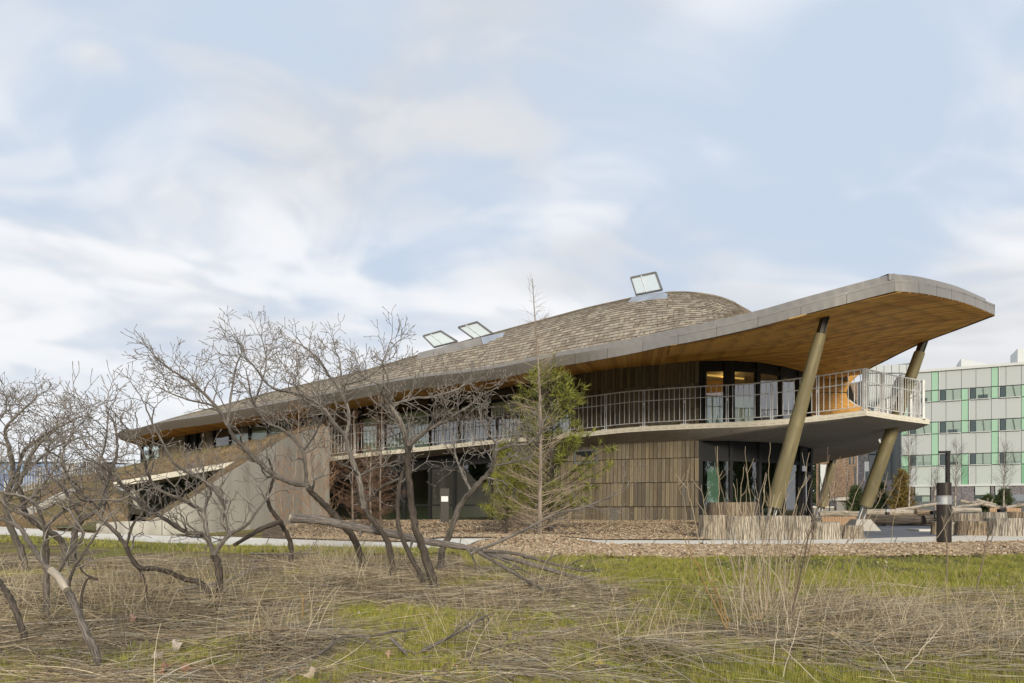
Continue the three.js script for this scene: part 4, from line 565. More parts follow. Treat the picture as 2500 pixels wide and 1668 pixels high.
  for (let k = 0; k < 8; k++) for (let row = 0; row < 7; row++) { const y0 = row * 2.5 + .2, y1 = Math.min(17.4, y0 + 2.42), a = cp[k], b = cp[k + 1], m = new MB(); m.quad(V(lerp(b.x, a.x, .04), y0, lerp(b.z, a.z, .04)), V(lerp(b.x, a.x, .96), y0, lerp(b.z, a.z, .96)), V(lerp(b.x, a.x, .96), y1, lerp(b.z, a.z, .96)), V(lerp(b.x, a.x, .04), y1, lerp(b.z, a.z, .04))); m.build('corner_panel', k === 6 ? facM.green : facM.pale, B); }
  new MB().sheet([cp.map((p) => V(p.x, -.3, p.z - .15)), cp.map((p) => V(p.x, 17.3, p.z - .15))]).build('corner_backing', facM.joint, B);
  // the higher wing behind, white panels
  const W = (u, y) => PX(u, 96, y); new MB().quad(W(2110, -.5), W(2240, -.5), W(2240, 21.4), W(2110, 20.6)).build('rear_wall', facM.joint, B);
  for (let k = 0; k < 6; k++) for (let row = 0; row < 6; row++) { const a = 2120 + k * 18.5, y0 = [0, 3.2, 8.5, 13.5, 18.2, 19.9][row], y1 = [3.1, 8.4, 13.4, 18.1, 19.8, 21.1][row]; new MB().quad(W(a + .6, y0).add(V(0, 0, .15)), W(a + 17.9, y0).add(V(0, 0, .15)), W(a + 17.9, y1 - .05).add(V(0, 0, .15)), W(a + .6, y1 - .05).add(V(0, 0, .15))).build('white_panel', facM.white, B); }
}
{
  const B = thing('brick_building', 'brown and grey brick building with slim windows behind the columns', 'building');
  const at = (u, y) => PX(u, lerp(76, 70, (u - 1990) / 130), y), rect = (n, a, b, y0, y1, m, o = 0) => new MB().quad(at(a, y0).add(V(0, 0, o)), at(b, y0).add(V(0, 0, o)), at(b, y1).add(V(0, 0, o)), at(a, y1).add(V(0, 0, o))).build(n, m, B);
  rect('brown_wall', 2002, 2094, -.5, 14, facM.brickBrown); rect('grey_wall', 2094, 2120, -.5, 14, facM.brickGrey, .06); rect('grey_wall', 2094, 2176, -.5, 3.6, facM.brickGrey, .12);
  for (const [a, b, y0, y1] of [[2055.5, 2059, 5.3, 8], [2072, 2076, 5.4, 8.2], [2082, 2085, 5.4, 8.2], [2064, 2068, 2.0, 5.0], [2085.5, 2088.5, 2.2, 5.2]]) { rect('window', a, b, y0, y1, facM.darkPane, .10); rect('window_edge', b, b + .8, y0, y1, facM.post, .12); }
  rect('window_surround', 2109, 2120, 2.9, 5.6, facM.post, .14); rect('window', 2110.5, 2119, 3.2, 4.6, facM.darkPane, .18); rect('window', 2032, 2046, 4.0, 5.2, facM.blind, .10); rect('window', 2032, 2046, 2.2, 4.0, facM.darkPane, .10);
  // low service shelter in front
  rect('roof_side', 1996, 2002, -.5, 14, facM.brickBrown, -.3);
}
{
  const sh = thing('shelter', 'small grey service shelter with a pale cap beside the brick building', 'shelter'); const p = PX(2058, 52, .1), m = std({ color: lin(.30, .28, .27), roughness: .9, map: T.speck }); new MB().abox(p.x - .75, p.x + .75, 0, 1.35, p.z - .6, p.z + .6).build('body', m, sh); new MB().tube([V(p.x, 1.35, p.z), V(p.x, 1.5, p.z), V(p.x, 1.6, p.z)], [1.0, .95, .4], 16, true, true).build('cap', M.path, sh); new MB().abox(p.x - 2.4, p.x - .85, 0, .8, p.z - .4, p.z + .4).build('low_wall', m, sh); new MB().abox(p.x - 2.5, p.x - .8, .8, .9, p.z - .45, p.z + .45).build('coping', M.path, sh);
}
// low buildings far off beyond the bank
const far = (name, label, boxes) => { const b = thing(name, label, 'building'); for (const [n, u0, u1, v0, v1, D, m, dp = 5] of boxes) { const a = P(u0, v0, D), c = P(u1, v1, D); new MB().abox(a.x, c.x, n === 'wall' ? -1 : c.y, a.y, -D - dp, -D).build(n, m, b); } return b; };
const blueM = std({ color: lin(.15, .205, .36), roughness: .6 }), blue2 = std({ color: lin(.22, .32, .50), roughness: .6 }), blueDk = std({ color: lin(.08, .12, .33), roughness: .6 });
far('blue_building', 'bright blue low building beyond the bank with dark window openings', [['wall', -200, 150, 1130, 1190, 92, blueM, 12], ['panel', 5, 60, 1131, 1158, 91.8, blue2, .1], ['panel', 100, 149, 1130, 1142, 91.8, blue2, .1], ['panel', 140, 151, 1131, 1158, 91.7, blue2, .1], ['window', 54, 60, 1139, 1147, 91.7, facM.darkPane, .1], ['window', 84, 92, 1148, 1160, 91.7, blueDk, .1], ['window', 110, 124, 1142, 1160, 91.7, blueDk, .1], ['window', 30, 44, 1146, 1158, 91.7, blueDk, .1], ['coping', -200, 151, 1127.5, 1130.5, 91.6, facM.darkPane, .4]]);
far('tan_building', 'plain tan block standing between the blue building and the dark one', [['wall', 152, 193, 1132, 1190, 88, std({ color: lin(.34, .29, .25), roughness: .9, map: T.speck }), 10], ['coping', 152, 193, 1131, 1133, 87.8, facM.joint, .4], ['vent', 160, 166, 1138, 1142, 87.9, facM.post, .1]]);
far('dark_building', 'dark brown low building with a blue corner strip above the fence', [['wall', 192, 282, 1129, 1190, 86, std({ color: lin(.10, .075, .075), roughness: .85, map: T.speck }), 10], ['strip', 191.5, 196, 1130, 1162, 85.8, blue2, .3], ['strip', 242, 245, 1132, 1148, 85.8, blueM, .3], ['coping', 191, 282, 1128, 1130, 85.7, facM.joint, .4]]);
far('pale_building', 'small pale blue shed roof showing over the grassy bank', [['wall', 282, 330, 1134, 1190, 84, std({ color: lin(.42, .50, .62), roughness: .7 }), 8], ['band', 282, 330, 1140, 1144, 83.9, blueM, .1]]);

// ------------------------------------------------------------------ stumps, logs, bollards and other things on the ground
const woodOld = [[.49, .41, .31], [.57, .50, .40], [.38, .29, .20], [.51, .45, .37]].map((c) => std({ color: lin(...c), map: retex(T.bark, 1.6, .5), roughness: .95, bumpMap: retex(T.bark, 1.6, .5), bumpScale: .03 })), topM = std({ color: lin(.30, .27, .24), map: retex(T.grain, 1.5, 1.5), roughness: .95, bumpMap: retex(T.grain, 1.5, 1.5), bumpScale: .01 });
const rs = RNG(303);
function stump(uc, D, wpx, top, label, k, group) {
  const r = wpx / F * D / 2, c = PX(uc, D + r * .8, 0), h = EYE + (HZ - top) / F * D, t = thing('tree_stump', label, 'stump', V(c.x, hgt(c.x, -c.z), c.z), group), sides = 56, rings = 9, ph = rs() * 9, body = new MB(), g = [];
  for (let i = 0; i <= rings; i++) { const row = []; for (let s = 0; s <= sides; s++) { const sm = s % sides, a = sm / sides * 6.2832, f = i / rings, cx = Math.cos(a), sz = Math.sin(a); let rr = r * (1 + .14 * Math.pow(1 - f, 2.2) * (.5 + noise2(cx * 2 + ph, sz * 2, 31)) + .22 * (fbm(cx * 1.6 + ph, sz * 1.6 + f * .25, 3, 33) - .5) + .10 * (fbm(cx * 7 + ph, sz * 7 + f * .5, 2, 35) - .5)); if (hash2(sm, 3, k + Math.round(uc)) < .10) rr *= .955; if (i === rings) rr *= .97; row.push(V(cx * rr, -.05 + (h + .05) * f + .03 * (fbm(cx * 2 + ph, sz * 2, 2, 37) - .5) * f, -sz * rr)); } g.push(row); }
  body.sheet(g, false, (q, r_, c_) => [c_ / sides * 6.28 * r, q.y]); body.build('bark', woodOld[k % 4], t);
  const tp = new MB(), last = g[rings]; for (let s = 0; s < sides; s++) tp.tri(V(0, h, 0), last[s], last[s + 1]); tp.build('cut_top', topM, t); return t;
}
const GF = 'stumps in the row before the prow', GB = 'stumps by the dark bollard';
stump(1741, 14.7, 66, 1259, 'grey stump ending the front row, hard against the bark chips', 0, GF);
stump(1812, 14.5, 76, 1261, 'broad pale grey stump second from the bark chips in the front row', 1, GF);
stump(1884, 14.6, 70, 1260, 'grey stump of the front row standing just before the foot of the near column', 3, GF);
stump(1946, 14.5, 58, 1260, 'narrow tall grey stump of the front row behind the leaning dark stalks', 1, GF);
stump(2015, 14.7, 66, 1276, 'low pale stump with a smooth flared side next to the leaning stalks', 1, GF);
stump(2075, 15.0, 58, 1284, 'lowest grey stump of the front row at the edge of the paving', 0, GF);
{ const t = stump(1790, 17.3, 118, 1240, 'wide dark brown stump standing behind the front row by the glass', 2, GF); void t; }
stump(2286, 17.6, 22, 1274, 'small round brown stump peeping out beside the dark bollard', 2, GB);
stump(2326, 17.4, 22, 1275, 'small pale stump with a swollen foot just past the dark bollard', 1, GB);
stump(2372, 17.0, 74, 1273, 'orange stained low stump between the bollard and the big stump', 2, GB);
stump(2455, 16.6, 92, 1266, 'biggest stump near the path, pale streaked bark and a dark top', 3, GB);
stump(2352, 20.5, 62, 1254, 'weathered grey stump in the back row behind the orange stained one', 0, GB);
stump(2416, 20.5, 70, 1251.5, 'wide grey stump in the middle of the back row', 3, GB);
stump(2482, 20.8, 60, 1250, 'dark brown stump of the back row at the picture edge', 2, GB);
function log(name, label, cat, pts, r0, r1, mat, group, knots = 0, parts) { const t = thing(name, label, cat, null, group), q = smooth(pts, Math.max(8, pts.length * 4)), rr = q.map((_, i) => lerp(r0, r1, i / (q.length - 1)) * (1 + .10 * (hash2(i, 7, Math.round(r0 * 1e4)) - .5))); new MB().tube(q, rr, 12, true, true, .10, rs).build('trunk', mat, t); for (let k = 0; k < knots; k++) { const i = 2 + Math.floor(rs() * (q.length - 4)), d = V(rs() - .5, .6 + rs() * .4, rs() - .3).normalize(); new MB().tube([q[i], V().copy(q[i]).addScaledVector(d, rr[i] * 1.4), V().copy(q[i]).addScaledVector(d, rr[i] * (2 + rs() * 2))], [rr[i] * .5, rr[i] * .35, rr[i] * .22], 6).build('branch_stub', mat, t); } return t; }
const driftM = std({ color: lin(.50, .44, .36), map: retex(T.bark, 2, .4), roughness: .95 }), logDark = std({ color: lin(.17, .14, .115), map: retex(T.bark, 1.5, .4), roughness: .95, bumpMap: retex(T.bark, 1.5, .4), bumpScale: .02 });
log('fallen_log', 'long dark barkless log lying across the far edge of the paving', 'log', [P(2110, 1268, 26), P(2190, 1270, 25.5), P(2252, 1270, 25.2)], .19, .17, logDark, 'logs in the playground'); log('fallen_log', 'shorter dark log butting on the long one behind the bollard', 'log', [P(2255, 1270, 25), P(2300, 1267, 25), P(2330, 1265, 25.2)], .18, .16, logDark, 'logs in the playground');
log('fallen_log', 'pale smooth log beside the foot of the rear column', 'log', [P(2000, 1256, 31), P(2040, 1254, 31), P(2096, 1256, 31)], .12, .14, driftM, 'logs in the playground'); log('fallen_log', 'pale straight log lying behind the long dark one', 'log', [P(2110, 1252, 33), P(2180, 1251, 33.5), P(2232, 1252, 34)], .17, .14, driftM, 'logs in the playground'); log('fallen_log', 'split orange brown log piece among the pale driftwood', 'log', [P(2236, 1251, 33), P(2260, 1251, 33), P(2276, 1251, 33)], .15, .12, woodOld[2], 'logs in the playground'); log('fallen_log', 'pale log lying on the stumps of the back row', 'log', [P(2322, 1247, 23), P(2352, 1246, 23.3), P(2392, 1246, 23.6)], .10, .08, driftM, 'logs in the playground');
log('driftwood', 'long bleached driftwood trunk rising behind the small bollard', 'driftwood', [P(2188, 1246, 36), P(2230, 1240, 36), P(2262, 1234, 36.5), P(2310, 1228, 37)], .10, .07, driftM, 'driftwood'); log('driftwood', 'wavy bleached driftwood limb past the bollard near the birch', 'driftwood', [P(2344, 1223, 38), P(2362, 1227, 38), P(2384, 1228, 38.5), P(2402, 1232, 38), P(2440, 1239, 38), P(2470, 1237, 37), P(2520, 1231, 36)], .09, .08, driftM, 'driftwood', 3); log('driftwood', 'short grey driftwood chunk in the heap before the fence', 'driftwood', [P(2382, 1222, 39), P(2400, 1226, 39), P(2430, 1233, 39)], .12, .08, driftM, 'driftwood', 2); log('driftwood', 'bleached driftwood limb running to the picture edge', 'driftwood', [P(2455, 1241, 34), P(2490, 1234, 34), P(2560, 1229, 34)], .09, .08, driftM, 'driftwood', 1); log('driftwood', 'forked driftwood limb lying low beside the birch foot', 'driftwood', [P(2322, 1242, 35), P(2342, 1238, 35), P(2372, 1234, 36), P(2404, 1229, 36.5)], .08, .06, driftM, 'driftwood', 2);
function edging(u0, u1, v0, v1, D, label) { const t = thing('timber_edging', label, 'edging'), m = [std({ color: lin(.62, .42, .26), map: retex(T.grain, 2, .5), roughness: .9 }), std({ color: lin(.55, .36, .22), map: retex(T.grain, 2, .5), roughness: .9 })]; const n = Math.round((u1 - u0) / 4.2); for (let k = 0; k < n; k++) { const a = P(u0 + k * (u1 - u0) / n, v1, D), b = P(u0 + (k + .8) * (u1 - u0) / n, v0, D), dy = .02 * rs(); new MB().abox(a.x, b.x, a.y, b.y + dy, a.z - .05, a.z).build('upright', m[k % 2], t); } const a = P(u0, v1, D), b = P(u1, v0, D); new MB().abox(a.x, b.x, a.y - .02, b.y - .04, a.z - .1, a.z - .052).build('backing', m[1], t); }
edging(2008, 2092, 1262, 1282, 26, 'low edging of pale orange timber uprights by the footing'); edging(2418, 2494, 1241, 1250, 28, 'low edging of sawn timber uprights behind the back row of stumps');
edging(2122, 2240, 1258, 1261, 29, 'thin line of timber edging behind the long dark log');
struct(groundSheet('play_mound', [[2060, 58], [3300, 54]], [[2060, 27.5], [2240, 27], [3300, 25]], .05, 2060, 3300, M.straw, 50, 8)); 
function bollard(u, D, top, dia, label) { const c = PX(u, D, 0), y0 = hgt(c.x, -c.z) - .02, h = EYE + (HZ - top) / F * D - y0, r = dia / 2, t = thing('light_bollard', label, 'bollard', V(c.x, y0, c.z), 'bollards'), BM = std({ color: lin(.040, .032, .027), roughness: .42, metalness: .3 }); const ring = (n, a, b, rr, m) => { const o = new MB(); o.tube([V(0, a, 0), V(0, a + .004, 0), V(0, b - .006, 0), V(0, b, 0)], [rr * .985, rr, rr, rr * .97], 32, true, true); return o.build(n, m, t); }; ring('body', 0, h * .655, r, BM); ring('cap', h * .80, h, r, BM); ring('lens', h * .655, h * .80, r * .96, new THREE.MeshPhysicalMaterial({ color: lin(.85, .87, .88), transmission: .75, thickness: 0, roughness: .25, ior: 1.5 })); ring('lamp_core', h * .66, h * .795, r * .45, std({ color: lin(.75, .75, .75), roughness: .3 })); for (const a of [-.8, .8]) { const o = new MB().tube([V(Math.sin(a) * r * .99, .06, Math.cos(a) * r * .99), V(Math.sin(a) * (r + .006), .06, Math.cos(a) * (r + .006))], .011, 8); o.build('bolt', M.galv, t); } }
bollard(2305, 12.7, 1179, .245, 'tall dark brown round bollard light at the path edge'); bollard(2166.5, 27, 1232, .17, 'small far bollard light behind the dark log');
{ const p = PX(2314, 44, .2), top = EYE + (HZ - 1101) / F * 44, t = thing('light_pole', 'slim black square light pole with a short arm, behind the bollard', 'lamp post', p); new MB().abox(-.10, .10, 0, top - .2, -.10, .10).build('pole', M.frame, t); new MB().abox(-.55, .14, top - .36, top - .22, -.09, .09).build('arm', M.frame, t); new MB().tube([V(0, 0, 0), V(0, .12, 0)], .2, 12).build('base', M.frame, t); }
{ const p = PX(2052, 40, .1), t = thing('banner_sign', 'pale upright banner panel standing by the rear column', 'sign', PX(2010, 37, .2)); new MB().abox(-.16, .30, 1.2, 2.9, -.03, .03).build('panel', M.post || facM.post, t); new MB().tube([V(.34, 0, 0), V(.34, 3.2, 0)], .03, 8).build('post', M.steelDark, t); void p; }
{ const p = PX(1086, 20, .15), t = thing('information_post', 'slim dark post carrying a small white panel before the lower windows', 'sign', p); new MB().abox(-.12, .12, -.2, .95, -.03, .03).build('post', M.steelDark, t); new MB().abox(-.13, .13, EYE + (HZ - 1226) / F * 20 - .15, EYE + (HZ - 1193) / F * 20 - .15, -.035, .035).build('panel', M.steelDark, t); new MB().abox(-.10, .10, EYE + (HZ - 1225) / F * 20 - .15, EYE + (HZ - 1212) / F * 20 - .15, .036, .05).build('notice', std({ color: lin(.8, .8, .8), roughness: .6 }), t); }
for (const [u, v, lab] of [[2282, 1252, 'black ground floodlight just short of the dark bollard'], [2331, 1250, 'black ground floodlight just past the dark bollard'], [2446, 1247, 'black ground floodlight among the stumps of the back row']]) { const t = thing('floodlight', lab, 'floodlight', P(u, v + 4, 24), 'ground floodlights'); new MB().box(V(0, .07, 0), V(.11, .02, 0), V(-.01, .06, 0), V(0, 0, .09)).build('housing', M.frame, t); new MB().tube([V(0, -.15, 0), V(0, .05, 0)], .02, 6).build('stake', M.frame, t); }
{ const p = PX(2258, 20.5, .0), t = thing('paving_step', 'low flat concrete step lying on the paving before the dark log', 'step', p); new MB().abox(-.35, .5, 0, .07, -.3, .3).build('tread', M.path, t); }
{ const t = thing('rear_fence', 'dark grey railing along the foot of the panel building', 'fence'), FM = std({ color: lin(.14, .15, .16), roughness: .6 }); const a = P(2205, 1240, 62), b = P(2560, 1240, 56); a.y = b.y = .2; for (const h of [.2, 1.15]) new MB().bar(V(a.x, a.y + h, a.z), V(b.x, b.y + h, b.z), .04, .05).build('rail', FM, t); const bars = new MB(); for (let k = 0; k < 240; k++) { const p = V().lerpVectors(a, b, k / 240); bars.abox(p.x - .018, p.x + .018, p.y, p.y + 1.2, p.z - .015, p.z + .015); } const m = bars.build('bars', FM, t); m.userData.kind = 'stuff'; new MB().quad(P(2445, 1242, 58), P(2560, 1242, 57), P(2560, 1206, 57), P(2460, 1208, 58)).build('solid_panel', std({ color: lin(.17, .19, .22), roughness: .7 }), t); }
// ------------------------------------------------------------------ bare shrubs and trees
const rv = RNG(9090);
const barkG = [[.27, .235, .21], [.215, .185, .16], [.31, .275, .245]].map((c) => std({ color: lin(...c), map: retex(T.bark, 6, 2), roughness: .9, bumpMap: retex(T.bark, 6, 2), bumpScale: .006 })), barkD = std({ color: lin(.115, .092, .075), map: retex(T.bark, 6, 2), roughness: .95, bumpMap: retex(T.bark, 6, 2), bumpScale: .006 });
const randDir = () => V(rv() - .5, rv() - .5, rv() - .5).normalize();
function grow(mb, p, d, r, len, lvl, o) {
  const n = 4, pts = [p.clone()], rad = [r], dir = d.clone(), bend = randDir().multiplyScalar(.10);
  for (let k = 0; k < n; k++) { dir.add(bend).addScaledVector(randDir(), o.wob).add(V(0, o.up, 0)).normalize(); pts.push(V().copy(pts[k]).addScaledVector(dir, len / n)); rad.push(lerp(r, r * o.taper, (k + 1) / n)); }
  if (o.floor) for (const q of pts) { const g = hgt(q.x, -q.z) + .03; if (q.y < g) q.y = g; }
  mb.tube(pts, rad, r > .012 ? 6 : r > .005 ? 5 : 4, false, true);
  const end = pts[n], rr = Math.max(rad[n], o.min);
  if (lvl <= 0) { if (o.bud) { mb.tube([end, V().copy(end).addScaledVector(dir, .018), V().copy(end).addScaledVector(dir, .03)], [rr * 1.15, rr * 1.3, rr * .5], 4); } return; }
  const kids = rv() < o.three ? 3 : 2; const ax = V().crossVectors(dir, randDir()).normalize(), roll = rv() * 6.28;
  for (let k = 0; k < kids; k++) { const axk = ax.clone().applyAxisAngle(dir, roll + k * 6.28 / kids + (rv() - .5) * .7), nd = dir.clone().applyAxisAngle(axk, o.spread * (.6 + .75 * rv())); grow(mb, end, nd, Math.max(o.min, rr * (k ? .74 : .86)), len * (.62 + .36 * rv()), lvl - (rv() < .22 ? 2 : 1), o); }
  if (rv() < o.side) { const q = pts[2], nd = dir.clone().applyAxisAngle(V().crossVectors(dir, randDir()).normalize(), .9); grow(mb, q, nd, Math.max(o.min, r * .5), len * .6, Math.min(1, lvl - 1), o); }
}
const SUM = { wob: .29, up: .045, taper: .76, min: .0025, bud: true, three: .08, spread: .55, side: .30, floor: true };
// stems are surveyed as chains of [u, v, distance]; the last number of a stem is its radius at the start and end
function shrub(label, stems, o = {}) {
  const base = P(...stems[0].p[0]), t = thing('sumac_shrub', label, 'shrub', V(base.x, hgt(base.x, -base.z), base.z), 'bare sumac shrubs'), tw = new MB().origin(t.position);
  stems.forEach((s) => {
    const pts = s.p.map((a) => P(...a)); if (s.ground !== false && s.root) { const g = hgt(pts[0].x, -pts[0].z); pts.unshift(V(pts[0].x, g - .08, pts[0].z)); }
    const q = smooth(pts, pts.length * 5), n = q.length, kn = q.map((_, i) => i && i < n - 1 ? 1 + .16 * (rv() - .5) : 1), rad = q.map((_, i) => .72 * lerp(s.r[0], s.r[1], i / (n - 1)) * kn[i] * (s.root && i < 3 ? 1.25 - i * .08 : 1));
    q.forEach((p, i) => { if (i > 1 && i < n - 1) p.addScaledVector(randDir(), s.r[0] * .14); });
    const m = new MB().origin(t.position); m.tube(q, rad, 9, false, true, .12, rv); const mesh = m.build('stem', s.root ? (s.dark ? barkD : barkG[1]) : barkG[Math.floor(rv() * 3)], t); mesh.position.set(0, 0, 0);
    if (s.tip !== 0) { const d = V().subVectors(q[n - 1], q[n - 4]).normalize(); const lv = s.lv ?? 4, len = (s.len ?? .26) * .62; for (let k = 0; k < (s.fork ?? 2); k++) { const nd = d.clone().applyAxisAngle(V().crossVectors(d, randDir()).normalize(), k ? .55 : .2); grow(tw, q[n - 1], nd, rad[n - 1] * (k ? .8 : .9), len * (.8 + .4 * rv()), lv, { ...SUM, ...o }); } }
    const sd = Math.round((s.side ?? 4) * (s.root ? 1 : 1.5)); for (let k = 0; k < sd; k++) { const i = Math.floor(lerp(n * (s.root ? .5 : .15), n - 2, (k + rv()) / sd)), d = V().subVectors(q[i + 1], q[i]).normalize(), nd = d.clone().applyAxisAngle(V().crossVectors(d, randDir()).normalize(), .6 + .5 * rv()); nd.y = Math.abs(nd.y) * .8 + .15; nd.normalize(); grow(tw, q[i], nd, Math.max(.0045, rad[i] * .5), (s.len ?? .26) * .62 * (.7 + .6 * rv()), Math.max(1, (s.slv ?? 3)) + (rv() < .4 ? 1 : 0), { ...SUM, ...o }); }
  });
  const m = tw.build('twigs', barkG[2], t); m.position.set(0, 0, 0); m.userData.kind = 'stuff'; return t;
}
const S = (p, r0, r1, x = {}) => ({ p, r: [r0, r1], ...x });
// clump in the middle
shrub('thick dark two-stemmed bare sumac with wide grey crown, in front of the fallen trunk', [
  S([[1060, 1427, 6.9], [1035, 1347, 6.9], [1013, 1284, 6.9], [1002, 1204, 6.9], [997, 1128, 6.85], [999, 1088, 6.8]], .062, .040, { root: 1, dark: 1, tip: 0, side: 1 }),
  S([[999, 1088, 6.8], [973, 1021, 6.7], [955, 990, 6.65], [952, 960, 6.6]], .036, .020, { lv: 5 }), S([[999, 1088, 6.8], [1043, 1050, 6.7], [1101, 1021, 6.6], [1130, 1000, 6.5]], .033, .018, { lv: 4, fork: 2 }),
  S([[973, 1021, 6.7], [960, 996, 6.75], [1000, 975, 6.9], [1060, 968, 7.0], [1120, 950, 7.1]], .026, .013, { lv: 4, side: 5 }), S([[1034, 1423, 7.0], [998, 1351, 7.0], [976, 1293, 7.05], [971, 1226, 7.1], [980, 1165, 7.2], [996, 1119, 7.2], [985, 1060, 7.3]], .042, .022, { root: 1, dark: 1, lv: 4 }), S([[978, 1168, 7.2], [940, 1185, 7.3], [905, 1215, 7.5]], .02, .014, { lv: 1, side: 1 })]);
shrub('bare sumac with a heavy limb swinging out towards the larch', [
  S([[1078, 1345, 8.2], [1096, 1307, 8.1], [1123, 1235, 8.0], [1150, 1200, 7.9], [1190, 1159, 7.8], [1203, 1137, 7.75], [1212, 1101, 7.7]], .060, .032, { root: 1, tip: 0, side: 2 }),
  S([[1212, 1101, 7.7], [1248, 1088, 7.6], [1290, 1083, 7.5], [1318, 1060, 7.4]], .026, .013, { lv: 3, len: .2 }), S([[1203, 1137, 7.75], [1240, 1132, 7.7], [1282, 1122, 7.7]], .018, .010, { lv: 2, len: .2 }), S([[1203, 1120, 7.75], [1212, 1085, 7.9], [1190, 1060, 8.0], [1175, 1030, 8.1]], .022, .010, { lv: 3, len: .2 }), S([[1150, 1200, 7.9], [1130, 1160, 8.0], [1112, 1110, 8.1], [1105, 1070, 8.2]], .024, .012, { lv: 3 })]);
shrub('leaning sumac with a broken grey stub and a tall forked crown', [
  S([[957, 1396, 7.4], [946, 1325, 7.4], [928, 1293, 7.4], [888, 1240, 7.4], [874, 1208, 7.4], [866, 1200, 7.35]], .055, .030, { root: 1, dark: 1, tip: 0, side: 0 }),
  S([[888, 1240, 7.4], [884, 1208, 7.35], [874, 1164, 7.3], [865, 1137, 7.3], [848, 1088, 7.25], [843, 1066, 7.2]], .045, .034, { tip: 0, side: 1 }),
  S([[843, 1066, 7.2], [816, 1034, 7.1], [798, 1008, 7.05], [776, 985, 7], [740, 967, 6.95], [700, 956, 6.9], [660, 945, 6.85], [622, 898, 6.8]], .034, .012, { lv: 4, side: 8, slv: 4 }), S([[843, 1066, 7.2], [852, 1030, 7.25], [848, 994, 7.3], [834, 958, 7.3], [834, 923, 7.35], [828, 875, 7.4]], .030, .012, { lv: 4, side: 6, slv: 4, len: .22 }),
  S([[834, 958, 7.3], [805, 920, 7.3], [780, 880, 7.2], [745, 850, 7.1]], .018, .009, { lv: 3, len: .22, side: 3 }), S([[834, 940, 7.3], [880, 930, 7.4], [925, 900, 7.5], [945, 860, 7.5]], .018, .009, { lv: 3, len: .22, side: 4 }), S([[874, 1164, 7.3], [920, 1142, 7.4], [965, 1128, 7.5]], .020, .012, { lv: 3, len: .2 })]);
shrub('sumac whose long low limb sweeps out across the concrete wall', [
  S([[884, 1367, 8.3], [857, 1307, 8.2], [816, 1258, 8.1], [790, 1231, 8.0], [763, 1204, 7.9], [749, 1186, 7.85]], .060, .045, { root: 1, dark: 1, tip: 0, side: 1 }),
  S([[749, 1186, 7.85], [709, 1177, 7.7], [669, 1159, 7.55], [631, 1128, 7.4], [596, 1094, 7.25], [573, 1070, 7.15], [555, 1039, 7.05]], .045, .026, { tip: 0, side: 3, slv: 3 }),
  S([[555, 1039, 7.05], [529, 994, 7], [484, 950, 6.9], [448, 923, 6.85], [408, 896, 6.8], [377, 869, 6.75]], .026, .010, { lv: 3, side: 7, slv: 3, len: .2, fork: 2 }), S([[555, 1039, 7.05], [560, 1000, 7.1], [566, 950, 7.15], [575, 900, 7.2], [590, 860, 7.2]], .022, .009, { lv: 4, side: 5, len: .22 }), S([[529, 994, 7], [500, 985, 6.9], [455, 975, 6.8], [405, 955, 6.7]], .017, .008, { lv: 3, side: 4, len: .2 }),
  S([[749, 1186, 7.85], [745, 1145, 7.8], [740, 1101, 7.75], [709, 1066, 7.7], [687, 1048, 7.65], [656, 1034, 7.6], [620, 985, 7.5], [606, 930, 7.45]], .034, .011, { lv: 4, side: 7, slv: 4, len: .22 }), S([[620, 985, 7.5], [640, 930, 7.6], [650, 880, 7.7], [640, 830, 7.7]], .016, .008, { lv: 3, len: .2, side: 3 }), S([[740, 1101, 7.75], [770, 1060, 7.9], [790, 1010, 8.0]], .018, .010, { lv: 4 })]);
shrub('slender dark crooked sumac before the concrete wall', [
  S([[709, 1326, 8.8], [689, 1284, 8.7], [662, 1244, 8.6], [653, 1213, 8.5], [664, 1180, 8.5], [667, 1159, 8.5], [655, 1120, 8.5]], .048, .017, { root: 1, dark: 1, lv: 3, side: 3, len: .2 }), S([[653, 1213, 8.5], [627, 1249, 8.2], [604, 1280, 8.0], [564, 1306, 7.8], [545, 1316, 7.6]], .018, .012, { lv: 0, side: 2, slv: 2 })]);
